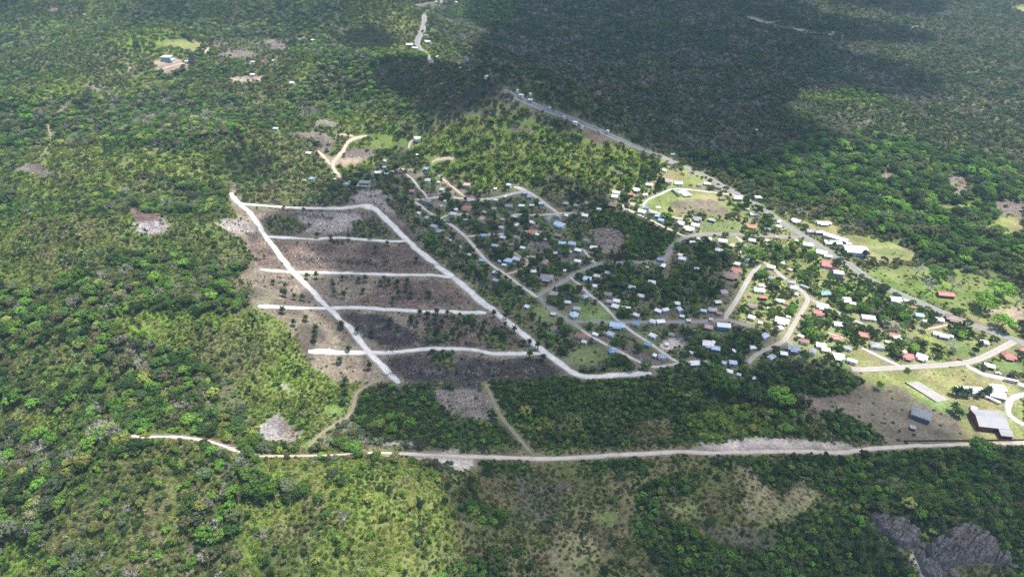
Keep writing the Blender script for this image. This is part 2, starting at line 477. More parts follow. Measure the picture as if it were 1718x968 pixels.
    ('forethicket', '1300,768 1440,760 1560,750 1718,750 1800,760 1800,1010 1700,1010 1700,960 1660,900 1620,880 1560,910 1490,860 1450,870 1400,830'),
    ('forethicket', '1180,860 1260,900 1330,870 1420,850 1500,920 1560,1010 1200,1010'), ('forethicket', '1075,810 1130,800 1180,820 1120,840 1100,850 1160,890 1210,935 1230,985 1130,985 1090,930 1060,890'),
    ('forethicket', '790,770 850,770 900,790 880,800 820,800'), ('forethicket', '975,770 1080,770 1100,785 1000,790'), ('forethicket', '740,960 830,920 870,985 740,1010'),
    ('forethicket', '1160,775 1230,770 1290,775 1380,800 1330,830 1290,815 1240,790'), ('forethicket', '800,795 805,797 800,840 850,860 840,890 770,860'),
    ('strawpatch', '1121,845 1145,838 1170,848 1183,871 1155,876 1130,868'), ('strawpatch', '1226,771 1262,785 1296,822 1312,860 1280,889 1250,862 1240,820'),
    ('burntscrub', '1170,870 1210,880 1300,890 1300,925 1230,915 1190,900'), ('strawpatch', '930,900 985,895 1010,930 1000,985 930,985 920,930'), ('greenpasture', '1000,850 1036,860 1036,885 995,880'),
    ('meadow', '1040,880 1075,920 1085,968 1060,968 1035,910'), ('burntscrub', '870,800 960,800 930,880 860,880'), ('strawpatch', '1345,800 1375,830 1360,860 1300,880 1320,830'),
    ('rock', '1457,863 1475,862 1503,868 1522,890 1535,905 1530,918 1510,915 1485,892'), ('rock', '1555,925 1600,898 1624,884 1662,904 1672,925 1693,940 1690,952 1640,942 1600,950 1560,940'),
    ('rock', '1530,915 1560,930 1590,960 1580,985 1560,985'), ('bare', '1488,902 1506,908 1512,922 1496,918'), ('bare', '1530,936 1552,948 1575,985 1560,985 1540,960'),
    ('ridge', '880,0 870,-6 800,-6 760,20 790,45 850,40'), ('ridge', '1555,8 1600,-8 1680,-8 1600,5'), ('drygrass', '1690,14 1718,8 1760,10 1760,24 1718,24'),
    ('bare', '620,747 650,741 690,739 700,747'), ('bare', '672,757 760,757 806,763 794,780 780,790 738,778 700,771'), ('strawpatch', '600,752 672,750 700,772 640,768'),
    ('slash', '690,8 735,2 735,12 700,16'), ('slash', '1325,47 1350,48 1362,55 1345,57'), ('slash', '1240,30 1262,27 1300,40 1290,44'), ('tandirt', '1522,45 1560,43 1560,46 1525,49'),
    ('brownscrub', '700,60 760,62 770,95 735,105 715,80'), ('mauve', '960,222 1010,226 1040,245 1010,242 980,235'),
    ('slash', '850,208 870,210 900,222 888,228 860,218'), ('slash', '1150,288 1165,286 1160,300'), ('slash', '1020,285 1042,282 1040,296'),
]
GX0, GX1, GY0, GY1, GS = -1700.0, 1900.0, 120.0, 2900.0, 2.0
GW, GH = int((GX1 - GX0) / GS), int((GY1 - GY0) / GS)
gxs = GX0 + (np.arange(GW) + .5) * GS
gys = GY0 + (np.arange(GH) + .5) * GS

def raster(poly):
    """indices of the grid cells inside a world outline"""
    poly = np.asarray(poly)
    i0, i1 = np.clip(((poly[:, 0].min() - GX0) / GS, (poly[:, 0].max() - GX0) / GS + 1), 0, GW).astype(int)
    j0, j1 = np.clip(((poly[:, 1].min() - GY0) / GS, (poly[:, 1].max() - GY0) / GS + 1), 0, GH).astype(int)
    if i1 <= i0 or j1 <= j0:
        return None
    X, Y = np.meshgrid(gxs[i0:i1], gys[j0:j1])
    ins = np.zeros(X.shape, bool)
    for (ax, ay), (bx, by) in zip(poly, np.roll(poly, -1, 0)):
        if ay == by:
            continue
        c = (ay > Y) != (by > Y)
        ins ^= c & (X < (bx - ax) * (Y - ay) / (by - ay) + ax)
    return slice(j0, j1), slice(i0, i1), ins

gX, gY = np.meshgrid(gxs, gys)
cover = np.where(gX > np.interp(gY, *XB) + 40, CI['plain'], CI['hillforest']).astype(np.int8)
near_right = (gY < 420) & (gX > 0)
cover[near_right] = CI['meadow']
top = fbm(gX / 235, gY / 235, 3, 2) + .10 * (fbm(gX / 40, gY / 40, 13, 3) - .5) * 2
kind_ = fbm(gX / 150, gY / 150, 19, 2)
hilly = cover == CI['hillforest']
cover[hilly & (top > .60) & (kind_ > .5)] = CI['fern']          # open fern and scrub on the rounded tops, tall trees in the hollows
cover[hilly & (top > .585) & (kind_ <= .5)] = CI['brownscrub']
cover[hilly & (top < .40)] = CI['hollow']
for name, s in COVER:
    r_ = raster(to_world(pts(s), 14, True))
    if r_:
        cover[r_[0], r_[1]][r_[2]] = CI[name]

def cell(x, y):
    return np.clip(((y - GY0) / GS).astype(int), 0, GH - 1), np.clip(((x - GX0) / GS).astype(int), 0, GW - 1)

def warped(x, y, amp, seed):
    return (x + amp * (2 * vnoise(x / 9, y / 9, seed) - 1) + amp * .8 * (2 * vnoise(x / 3.1, y / 3.1, seed + 5) - 1),
            y + amp * (2 * vnoise(x / 9, y / 9, seed + 1) - 1) + amp * .8 * (2 * vnoise(x / 3.1, y / 3.1, seed + 6) - 1))

# ------------------------------------------------------------------ roads (photo pixels, width in metres)
ROADS = [
    ('gravel_road', 6.5, 'marl', 'broad', '387,324 398,339 418,355 434,378 445,397 465,423 486,450 517,481 542,510 558,522 571,539 585,547 608,576 618,590 634,606 648,622 670,643'),
    ('gravel_road', 7.6, 'marl', 'broad', '604,346 622,347 632,351 640,361 660,379 681,402 705,423 734,447 759,464 780,482 805,505 821,516 845,535 871,556 896,576 915,591 938,607 956,622 975,633 1039,629 1093,626'),
    ('gravel_road', 5.0, 'marl', 'broad', '399,340 410,343 492,349 579,350 604,346'),
    ('gravel_road', 5.0, 'marl', 'broad', '446,397 471,398 505,400 529,402 546,400 571,399 608,402 649,405 684,405'),
    ('gravel_road', 5.0, 'marl', 'broad', '436,452 480,456 500,457 567,458 660,461 732,462 762,466'),
    ('gravel_road', 5.9, 'marl', 'broad', '433,514 484,516 542,517 598,516 699,522 816,525'),
    ('gravel_road', 5.5, 'marl', 'broad', '517,590 574,591 623,592 673,590 721,584 772,585 803,588 828,594 876,593 912,593'),
    ('dirt_road', 4.7, 'tan', 'tan', '571,299 564,289 555,277 567,264 577,252 583,238 598,231 616,228'), ('dirt_road', 4.2, 'tan', 'tan', '533,253 546,266 555,277'),
    ('dirt_road', 3.4, 'tan', 'tan', '569,226 585,227 600,230'),
    ('village_street', 3.7, 'marl2', 'pale', '691,336 705,345 722,358 738,368 753,374 776,392 792,410 813,435 825,445 848,460 862,470 877,483 902,499'),
    ('village_street', 4.1, 'asphalt', 'grey', '902,496 918,513 935,526 948,535 966,545 975,553'), ('village_street', 3.4, 'marl2', 'pale', '975,553 989,563 1010,574 1031,585 1062,602 1087,614 1103,616 1140,609 1186,606'),
    ('village_street', 3.1, 'marl2', 'pale', '738,368 747,362 753,361 786,359'), ('village_street', 2.7, 'marl2', 'pale', '691,336 701,335 745,330'),
    ('village_street', 3.1, 'marl2', 'pale', '760,331 767,333 805,336 831,333 856,326 881,321'), ('village_street', 4.1, 'marl2', 'pale', '862,314 874,317 885,322 900,331 910,337 920,347 937,358'),
    ('village_street', 2.4, 'marl2', 'pale', '862,360 900,361 928,360 937,358 980,358'), ('village_street', 2.7, 'marl2', 'pale', '717,334 714,326 703,316 691,299 677,291'),
    ('village_street', 2.4, 'tan', 'tan', '736,295 757,312 783,333'), ('village_street', 2.4, 'tan', 'tan', '655,291 668,284 693,285'), ('dirt_road', 3.0, 'tan', 'tan', '724,273 732,268 747,266 761,267'),
    ('dirt_road', 3.4, 'tan', 'tan', '685,250 687,240 695,234'), ('village_street', 2.7, 'marl2', 'pale', '782,397 819,394 856,392 883,388 908,389'),
    ('village_street', 2.4, 'tan', 'tan', '848,460 867,456 883,445 887,438 873,430 854,421'), ('village_street', 2.0, 'tan', 'tan', '873,430 891,431 916,431'),
    ('village_street', 4.4, 'asphalt', 'grey', '902,496 924,483 953,468 960,461 981,452 1001,442 1051,440 1113,440 1121,427 1127,413 1138,403 1158,395 1198,392 1251,394 1296,396 1345,399'),
    ('village_street', 3.1, 'marl2', 'pale', '1000,442 990,434 979,419'), ('village_street', 3.4, 'marl2', 'pale', '956,464 968,474 977,483 991,496 1012,512 1028,529 1041,541 1059,556 1076,567 1096,579 1116,595 1140,609'),
    ('village_street', 3.7, 'asphalt', 'grey', '960,539 1028,540 1063,540 1131,540 1179,539 1216,536 1237,541 1260,548'),
    ('village_street', 4.4, 'tanroad', 'tan', '1216,536 1222,523 1237,502 1249,479 1262,458 1276,442'),
    ('village_street', 2.7, 'marl2', 'pale', '1043,354 1047,349 1067,358 1084,366 1100,374 1127,387 1150,397'), ('village_street', 2.7, 'marl2', 'pale', '1047,349 1043,344 1052,341 1076,345'),
    ('village_street', 3.1, 'marl2', 'pale', '1171,372 1156,370 1121,363 1092,354 1076,345 1088,334 1111,325 1123,318 1146,317 1187,322 1231,327'),
    ('highway', 8.2, 'asphalt', 'grey', '724,107 720,98 717,90 704,83 699,72 703,62 709,52 713,34 711,21 727,15 742,9 740,0 738,-8'),
    ('highway', 4.6, 'asphalt', 'grey', '846,152 869,165 912,183 963,201 1005,219 1022,227 1063,245 1105,261'),
    ('highway', 7.7, 'asphalt', 'grey', '1105,261 1146,278 1187,297 1229,321 1270,343 1304,368 1335,388 1368,409 1402,430 1433,449 1446,461 1479,480 1510,494 1547,509 1588,527 1621,540 1652,552 1691,566 1718,576 1780,600'),
    ('paved_road', 6.0, 'tanroad', 'tan', '1701,573 1665,592 1634,606 1588,612 1536,615 1446,620 1428,619'),
    ('village_street', 4.1, 'tanroad', 'tan', '1282,440 1291,446 1317,468 1340,483 1358,500 1348,518 1337,535 1317,571 1300,580 1278,589 1264,598 1254,610'),
    ('village_street', 3.1, 'tanroad', 'tan', '1317,571 1324,574 1332,580'), ('village_street', 3.4, 'tanroad', 'tan', '1358,500 1368,506 1389,517 1423,532 1459,550 1492,561'),
    ('village_street', 2.4, 'marl2', 'pale', '1235,397 1243,404 1251,413'), ('driveway', 3.2, 'marl', 'white', '1446,584 1475,598 1510,614'), ('driveway', 2.8, 'marl2', 'pale', '1389,558 1415,567'),
    ('driveway', 5.2, 'marl', 'white', '1622,613 1632,620 1647,627 1687,636 1717,646 1740,654'), ('driveway', 4.8, 'marl', 'white', '1730,658 1719,661 1697,667 1690,679 1692,692 1696,700 1722,715'),
    ('dirt_road', 3.9, 'pinkroad', 'pinkish', '600,760 640,759 686,761 760,765 814,766 866,768 911,770 988,766 1065,762 1142,757 1193,760 1296,757 1355,757 1406,760 1457,753 1534,748 1598,746 1662,744 1718,743 1760,742'),
    ('dirt_road', 3.2, 'pinkroad', 'end', '222,731 236,734 267,732 308,733 354,741 379,749 402,759 436,765'), ('dirt_road', 3.0, 'tan', 'tan', '436,765 481,765 558,763 602,760'),
    ('farm_track', 3.1, 'grasstrack', 'brown', '814,643 816,650 822,659 828,672 835,690 843,702 853,715 866,730 878,743 896,766'),
    ('farm_track', 3.1, 'grasstrack', 'brown', '648,637 630,640 616,647 605,653 598,659 595,672 593,684 584,699 570,708 554,716 540,727 529,736 517,750'),
    ('farm_track', 2.7, 'grasstrack', 'brown', '80,210 85,228 84,242 76,258'), ('driveway', 2.4, 'tan', 'tan', '268,117 285,112 300,108 318,106'), ('driveway', 2.0, 'marl2', 'pale', '385,106 410,107 425,107'),
    ('driveway', 2.4, 'marl2', 'pale', '388,130 392,136 424,136'), ('dirt_road', 3.4, 'pinkroad', 'pink', '1238,31 1258,30 1280,38 1300,44 1330,48 1350,53'), ('dirt_road', 3.4, 'pinkroad', 'pink', '1350,53 1380,57 1415,61'), ('dirt_road', 2.5, 'tan', 'tan', '1278,40 1300,37 1308,35'),
    ('driveway', 2.4, 'tan', 'tan', '342,92 352,80 357,74'), ('driveway', 2.8, 'tan', 'tan', '1540,553 1562,551 1590,545'),
]
ROAD_LINES = []
road_mask = np.zeros((GH, GW), bool)      # the road itself
clear_mask = np.zeros((GH, GW), bool)     # no trees
verge_mask = np.zeros((GH, GW), bool)     # worn edge

def chaikin(p, n=2):
    for _ in range(n):
        q = [p[0]]
        for a, b in zip(p[:-1], p[1:]):
            q += [a * .75 + b * .25, a * .25 + b * .75]
        p = np.array(q + [p[-1]])
    return p

def resample(p, step):
    d = np.concatenate([[0], np.cumsum(np.hypot(*np.diff(p, axis=0).T))])
    n = max(2, int(d[-1] / step) + 1)
    s = np.linspace(0, d[-1], n)
    return np.stack([np.interp(s, d, p[:, 0]), np.interp(s, d, p[:, 1])], 1)

def stamp(mask, x, y, rx, y0, y1):
    i0, i1 = int((x - rx - GX0) / GS), int((x + rx - GX0) / GS) + 1
    j0, j1 = int((y + y0 - GY0) / GS), int((y + y1 - GY0) / GS) + 1
    if i1 > 0 and j1 > 0:
        mask[max(j0, 0):j1, max(i0, 0):i1] = True

for name, w, mat, look, s in ROADS:
    p = pts(s)
    line = resample(chaikin(to_world(p, 18)), 3.5)
    ROAD_LINES.append(line)
    for x, y in line:
        r = math.hypot(x, y)
        stamp(road_mask, x, y, w / 2 + .5, -w / 2 - .5, w / 2 + .5)
        stamp(clear_mask, x, y, w / 2 + (.3 if r > 900 else 1.6 if w > 2.7 else .2), -w / 2 - (.2 if r > 900 else 2.5 if w > 2.7 else .5), w / 2 + 1.5)
        stamp(verge_mask, x, y, w / 2 + 2.0, -w / 2 - 2, w / 2 + 2)

# ------------------------------------------------------------------ buildings read off the photograph
# pixel of the middle, width in pixels, roof colour, wall colour, roof form (g gable, h hip, s lean-to, f flat), turn in degrees (optional), depth share (optional)
HOUSES = [q.split() for q in '''
701 235 13 W w g -15|715 287 9 B g s|736 308 6 W w g|747 310 8 R w g -10|741 320 8 S w h|717 342 15 G b h -20|788 339 8 W b g 5|783 352 17 R w h -25|760 362 14 W w h -20|765 354 7 W w s -10 .4
747 340 5 W w s|740 348 5 W w g 40|703 360 8 W w g -40|717 369 9 S w g -40|832 338 8 W w g -10|848 332 8 W g h|831 319 6 W w g|854 313 9 W w g -25|881 327 10 W b g -10|888 333 9 S b g -5
875 348 11 W w h -10|908 344 10 W b g 5|829 353 9 G w g -5|864 366 12 W b g -25|893 376 12 W w g -25|902 382 8 R w g -30|937 365 11 W w g -35|950 364 7 W w s -30|939 380 22 S w g -35|739 391 14 S w g -10
750 402 7 T w g -10|756 406 4 S b s|771 416 8 W w g|788 430 8 W g g -15|809 440 12 S b h -10|811 398 11 B w g 5|844 401 12 W b g -25|830 415 13 G g h -20|877 418 9 W w g -20|853 440 16 S b g -25
867 437 14 W w g -25|846 447 9 W g g -20|838 441 5 S b s|831 460 10 S b g -10|891 393 15 T w h -35|901 396 8 W w s -35|895 459 11 W g h 10|915 404 6 S b g|937 398 14 N n g -25|943 411 14 S b h -10
960 412 15 S w g -20|970 423 13 W b g -25|956 425 7 W w s|969 441 13 W w h -20|996 419 14 W b g -15|985 471 16 S w g -10|947 456 6 W w g|917 469 26 G g h -10|928 496 16 G g h -20|982 501 12 S b g 30
928 529 10 W g h -10|996 483 12 W w g|1108 439 12 B g f -5|1141 430 9 W w g -25|1144 437 14 W w g -20|1161 410 10 W w g -10|1173 403 9 W w g -35|1156 386 20 W w g -25|1166 381 15 W w g -25|1261 406 13 W w h -25
1288 406 9 W w g -15|1212 407 16 W w g -15|1206 423 14 W w g -30|1169 455 10 W w g -20|1235 456 19 R w g -25|1225 465 30 N n h -20|1235 445 13 W w g -20|1293 451 15 W w h -25|1278 482 12 W w h -20|1273 490 20 W w g -10
1258 498 7 R w s|1279 502 15 R n g -10|1262 515 18 N w g -25|986 472 12 S b g -10|981 501 11 S w g 40|1034 508 13 W w h -15|1032 517 14 W g g -30|1050 521 17 W w g -10|1022 509 12 G g g|1067 532 12 W g g -30
1104 525 13 W b g -35|1116 523 12 W w g 20|1140 522 11 S w g -70|1144 533 9 W b g|1067 546 13 B w g -25|1035 549 30 S w g -10 .45|1014 561 10 R b g -55|1024 564 14 S w g -35|973 567 19 T w h -25|980 576 10 W w g -20
999 563 11 W w g -25|1095 543 12 W w g -30|1108 543 15 W w g 5|1213 552 26 W b g -10 .5|1195 523 16 G g h -10|1206 528 10 R b g -20|1095 566 14 W w g -40|1126 563 11 G w g -20|1275 544 8 W w g -15|1260 536 13 W w g -30
1282 567 15 S w g 30|1086 581 13 E g h -30|1110 602 14 S w h -10|1098 599 8 W g s|1029 593 16 B w h -15|1187 580 21 W w g -10|1200 588 16 S b h -15|1159 594 8 W w g -30|1231 591 9 W w g -35|1262 586 13 W w h 5
1306 554 14 W w g 20|1311 541 26 W w g -25|1293 603 15 S w g 35|1314 597 13 W g g -10|1330 590 22 S b g -15|1165 613 18 W w g 5|1213 611 11 S w g -30|1229 612 14 S w g -10|1239 631 8 W w g -25|1264 637 7 W w g 10
1223 627 12 W w g -25|1328 477 11 W w g -15|1331 486 14 W w h -15|1383 495 19 E t g 5|1333 496 11 W w g -20|1308 508 14 W w h -15|1318 511 10 R w g -25|1379 517 22 W w h -20|1373 528 20 R w g -20|1417 506 19 W w g -5
1429 513 11 W w g -20|1501 506 20 W w g -5|1519 507 9 W w s|1531 518 8 T w g -15|1541 532 15 S w g -15|1456 536 25 W w h -12 .5|1598 537 28 N n h -20|1575 540 15 W w h -20|1550 541 8 W w g|1402 570 17 T w h -10
1448 565 20 T o g -20|1497 566 16 R w g -10|1504 570 14 W w s -10|1343 566 11 W w g -30|1349 576 16 T w g -25|1376 583 17 W w g -15|1384 590 15 W w g -15|1470 583 25 G w h -15|1421 587 14 G w g -25|1571 563 15 W w g -20
1582 567 17 W b g -20|1595 567 8 W w s|1650 578 14 W w h -15|1522 601 21 R w h -15|1545 602 20 W w g -35|1516 593 8 W w g|1488 576 8 W w g|1405 601 22 W w g -15|1428 609 18 W w g -30 .5|1691 600 26 R r h -20
1716 590 16 R w h -15|1658 617 18 W n g -25|1390 447 28 R w g -22|1405 463 19 W b g -15|1374 393 16 W g g -5 .5|1358 392 12 G g s -5|1355 414 19 W w g -20|1377 427 20 W w g -25|1388 433 15 W w g -15 .5|1423 411 9 W w h
1336 407 8 W w g|1303 401 10 P w g -10|1585 497 30 R n g -10 .5|1335 373 16 W g g -35|1381 377 27 W g g -3 .35|1306 383 10 W w g -25|1306 375 5 W w g|1114 289 9 W w g -15|1125 277 11 G w g -20|1128 262 8 S b g
1138 310 16 W w h -5|1121 306 17 P w g -25|1186 311 13 W w h -15|1205 317 13 G w h -20|1173 313 9 G w g|1068 321 14 W g g -25|1034 326 15 W w g -25|1031 333 12 W w s -15|1058 329 11 T n g -10|1082 330 9 W w g 10
1028 347 16 N n g -25|1085 352 9 B w g -20|1077 358 15 W w g -25|1095 359 12 W w h -20|1103 366 9 S g g|1109 372 11 B w g -25|1169 370 17 G g h -20|1194 372 13 G n g -30|1260 383 20 T w g -20|1237 336 16 W g s -10
1272 334 14 W w h -10|1265 362 17 W w g -5|1254 353 8 W w g|463 219 10 W w s -5 .4|519 260 11 W g g -15|525 303 11 B b g -25|512 305 5 W w g|583 312 12 S b g -10|588 308 6 W w g|563 303 6 W g g -25
645 283 7 S b g|646 272 6 W w h|634 293 12 W n s -5|648 295 8 S n s|290 103 8 W w g|316 106 11 W w g -10|424 128 9 W w h|142 26 4 W w g|425 107 8 W w f|526 70 8 W w g
526 77 9 W w g|522 86 8 S w g -25|541 84 7 W w g|554 84 3 W w g|458 104 5 W w g|441 106 5 T o s|491 142 9 W w g -10|715 62 9 G w g|718 72 12 W w g -20|688 78 14 W n g -10|697 83 13 W w g -25
733 98 7 W w g|772 116 6 W w g|790 120 6 S w g|816 132 8 W w g|766 6 5 W w g|732 5 5 W w g|868 154 6 W w g|875 163 9 W w g|890 170 8 W b g|922 183 5 S w g|946 198 6 W w g
965 208 9 W w g -25|976 215 7 G w g|1006 222 7 G w g|1269 220 6 W w g|700 262 4 W w g|1020 222 5 W w g|1397 57 5 S w g|890 160 5 W w g|1187 404 13 W w g -15|1196 577 9 W w g
1632 687 11 W m g -20|1530 720 10 G m s -20|1180 525 11 W g g -20|1135 512 12 W w g -10|1075 500 13 W g g -15|1093 477 14 W w g -10|1060 485 13 S w g|1020 497 15 N w g -10|1000 466 14 W g g -15|1020 461 13 G w g
1155 540 9 W w g|1192 538 7 W w g|1118 580 7 W w g|1252 608 8 G w g|1290 520 9 W w g|1322 534 9 W w g -20|1245 426 9 W w g|1325 455 8 W w g'''.replace('\n', '|').split('|') if q]

RC = {'W': ('white', (.74, .74, .73)), 'G': ('grey', (.34, .34, .34)), 'B': ('bright blue', (.20, .35, .57)), 'S': ('pale blue', (.40, .53, .64)), 'R': ('red', (.42, .15, .125)),
      'T': ('terracotta', (.45, .19, .125)), 'N': ('brown', (.24, .175, .145)), 'E': ('teal', (.16, .36, .36)), 'P': ('faded pink', (.48, .33, .30))}
WC = {'w': ('white', (.66, .65, .61)), 'b': ('blue', (.24, .36, .50)), 'g': ('grey', (.32, .31, .30)), 'n': ('brown', (.17, .12, .09)), 't': ('green', (.12, .32, .24)),
      'r': ('red', (.40, .06, .05)), 'o': ('orange', (.52, .30, .12)), 'm': ('maroon', (.21, .045, .045))}

# small plain roofs between the street houses
xr = random.Random(31)
ax_, ay_, az_ = ground([float(h[0]) for h in HOUSES], [float(h[1]) for h in HOUSES])
taken = list(zip(ax_, ay_))
added = 0
for _ in range(3000):
    k = xr.randrange(len(ROADS))
    if not (ROADS[k][0] == 'village_street') or added >= 52:
        continue
    x, y = ROAD_LINES[k][xr.randrange(len(ROAD_LINES[k]))]
    a_ = xr.uniform(0, 6.283); d_ = xr.uniform(10, 24)
    x, y = x + d_ * math.cos(a_), y + d_ * math.sin(a_)
    j, i = int((y - GY0) / GS), int((x - GX0) / GS)
    if not (0 <= j < GH and 0 <= i < GW) or CLS[cover[j, i]][0] not in ('village', 'sunvillage') or clear_mask[j - 3:j + 4, i - 3:i + 4].any() or min(math.hypot(x - p, y - q_) for p, q_ in taken) < 13:
        continue
    qx_, qy_, qd_ = project(x, y, float(height(x, y)))
    if 690 < qx_ < 1700 and 290 < qy_ < 620:
        taken.append((x, y)); added += 1
        HOUSES.append(['%.1f' % qx_, '%.1f' % qy_, '%.1f' % (xr.uniform(5.5, 10.5) * FPX / qd_), xr.choice('WWGGGNSPT'), xr.choice('wwwgn'), xr.choice('gggs'), '%d' % xr.choice((-30, -20, -10, 5, 60))])

hx, hy, hz = ground([float(h[0]) for h in HOUSES], [float(h[1]) for h in HOUSES])
hp = project(hx, hy, hz)[2]
house_w = np.array([float(h[2]) for h in HOUSES]) * hp / FPX * .80
for x, y, w in zip(hx, hy, house_w):
    far_ = math.hypot(x, y)
    stamp(clear_mask, x, y, w * .52 + .8, -w * .4 - (4.5 if far_ < 1000 else 7), w * .42 + 1.2)

# places kept clear for bigger buildings, courts and cars: pixel box
for bx0, by0, bx1, by1 in [(1612, 676, 1712, 738), (1522, 680, 1570, 712), (1514, 636, 1596, 684), (1600, 640, 1695, 682), (1390, 394, 1458, 440), (945, 512, 985, 545), (272, 90, 292, 104), (598, 300, 624, 318),
                           (1116, 312, 1166, 334), (1092, 342, 1114, 354), (1512, 728, 1720, 750), (1476, 472, 1490, 486), (1600, 596, 1622, 610), (860, 398, 875, 409)]:
    rr = raster(to_world([(bx0, by0), (bx1, by0), (bx1, by1), (bx0, by1)], 20, True))
    clear_mask[rr[0], rr[1]] |= rr[2]

# ------------------------------------------------------------------ terrain: one sheet, finer near the camera
rad = [130.0]
while rad[-1] < 3000:
    rad.append(rad[-1] * 1.0046)
while rad[-1] < 14000:
    rad.append(rad[-1] * 1.12)
rad = np.array(rad)
ang = np.concatenate([np.arange(-80, -57, 2.0), np.arange(-57, 57, .2), np.arange(57, 81, 2.0)])
RR, AA = np.meshgrid(rad, np.radians(ang), indexing='ij')
TX, TY = RR * np.sin(AA), RR * np.cos(AA)
TZ = height(TX, TY)
nr, na = RR.shape
V = np.stack([TX, TY, TZ], -1).reshape(-1, 3)
ii, jj = np.meshgrid(np.arange(nr - 1), np.arange(na - 1), indexing='ij')
q = (ii * na + jj)
F = np.stack([q, q + na, q + na + 1, q + 1], -1).reshape(-1, 4)[:, ::-1]
me = bpy.data.meshes.new('ground')
me.vertices.add(len(V))
me.vertices.foreach_set('co', V.ravel().astype(np.float32))
me.loops.add(F.size)
me.loops.foreach_set('vertex_index', F.ravel().astype(np.int32))
me.polygons.add(len(F))
me.polygons.foreach_set('loop_start', np.arange(0, F.size, 4, dtype=np.int32))
me.polygons.foreach_set('use_smooth', np.ones(len(F), bool))
me.update(calc_edges=True)

def surface_z(x, y):
    """height of the terrain sheet itself, between its corners"""
    return height(x, y)

palette = np.array([c[1] for c in CLS], np.float32)
litter = np.array([c[8] for c in CLS], np.float32)
vx, vy = V[:, 0], V[:, 1]
rgb = np.zeros((len(V), 3), np.float32)
deb = np.zeros(len(V), np.float32)
grow = np.zeros(len(V), np.float32)
growth = np.array([0.0 if c[0] in ('bare', 'ash', 'rock', 'tandirt', 'limestone', 'burnt', 'slash', 'mauve') else (.35 if c[0] in ('clearing', 'brownfield') else 1.0) for c in CLS], np.float32)
for k in range(4):
    wx, wy = warped(vx, vy, 1.4 + 1.1 * k, 40 + 11 * k)
    j, i = cell(wx, wy)
    c = cover[j, i]
    rgb += palette[c] / 4
    deb += litter[c] / 4
    grow += growth[c] / 4
    road_here = verge_mask[j, i]
    rgb += (np.array((.21, .18, .135), np.float32) - palette[c]) * (road_here * .55 / 4)[:, None]
char = np.clip((fbm(vx / 24, vy / 24, 131, 4) - .5) * 6, 0, 1) * np.isin(cover[cell(vx, vy)], [CI['clearing'], CI['mauve'], CI['burnt'], CI['regrowth']])
rgb += (np.array((.075, .062, .06), np.float32) - rgb) * (.6 * char)[:, None]
mott = .72 + .56 * fbm(vx / 26, vy / 26, 77, 3)[:, None]
rgb *= mott
col = me.color_attributes.new('soil', 'FLOAT_COLOR', 'POINT')
col.data.foreach_set('color', np.concatenate([rgb, np.ones((len(V), 1))], 1).astype(np.float32).ravel())
at = me.attributes.new('growth', 'FLOAT', 'POINT')
at.data.foreach_set('value', grow)
at = me.attributes.new('litter', 'FLOAT', 'POINT')
at.data.foreach_set('value', deb.astype(np.float32))

m, nt, out = new_mat('soil and low plants')
b = N(nt, 'ShaderNodeBsdfPrincipled')
b.inputs['Roughness'].default_value = 1.0
b.inputs['Specular IOR Level'].default_value = 0.0
a1 = N(nt, 'ShaderNodeAttribute', attribute_name='soil')
a2 = N(nt, 'ShaderNodeAttribute', attribute_name='litter')
c = mult(nt, a1.outputs['Color'], ramp(nt, noise(nt, .05, 5, .65), [(.3, (.72, .70, .72, 1)), (.7, (1.28, 1.27, 1.2, 1))]))
c = mult(nt, c, ramp(nt, noise(nt, .42, 4, .75), [(.28, g4(.55)), (.5, g4(1.0)), (.72, g4(1.5))]))
greenish = mult(nt, c, (.74, 1.10, .60, 1))
mm = N(nt, 'ShaderNodeMix', data_type='RGBA')
a3 = N(nt, 'ShaderNodeAttribute', attribute_name='growth')
gm = N(nt, 'ShaderNodeMath', operation='MULTIPLY')
nt.links.new(ramp(nt, noise(nt, .016, 4, .6), [(.44, g4(0)), (.62, g4(.8))]), gm.inputs[0])
nt.links.new(a3.outputs['Fac'], gm.inputs[1])
nt.links.new(gm.outputs[0], mm.inputs[0])
nt.links.new(c, mm.inputs[6]); nt.links.new(greenish, mm.inputs[7])
c = mm.outputs[2]
# burnt or cut litter: dark char and pale stalks
sp = ramp(nt, noise(nt, .55, 5, .8, stretch=(1, .45, 1, .6)), [(.36, (.28, .27, .30, 1)), (.46, (.8, .78, .78, 1)), (.56, (1.0, 1.0, 1.0, 1)), (.66, (1.9, 1.85, 1.8, 1))])
m2 = N(nt, 'ShaderNodeMix', data_type='RGBA')
ml = N(nt, 'ShaderNodeMath', operation='MULTIPLY', use_clamp=True)
ml.inputs[1].default_value = 1.9
nt.links.new(a2.outputs['Fac'], ml.inputs[0])
nt.links.new(ml.outputs[0], m2.inputs[0])
nt.links.new(c, m2.inputs[6])
nt.links.new(mult(nt, c, sp), m2.inputs[7])
nt.links.new(m2.outputs[2], b.inputs['Base Color'])
bp = N(nt, 'ShaderNodeBump')
bp.inputs['Strength'].default_value = .7
bp.inputs['Distance'].default_value = .8
nt.links.new(noise(nt, .6, 4, .7), bp.inputs['Height'])
nt.links.new(bp.outputs[0], b.inputs['Normal'])
nt.links.new(b.outputs[0], out.inputs[0])
me.materials.append(m)
tag(link('ground', me), 'rolling tropical ground with soil, dry grass and low plants', None, None, 'structure')

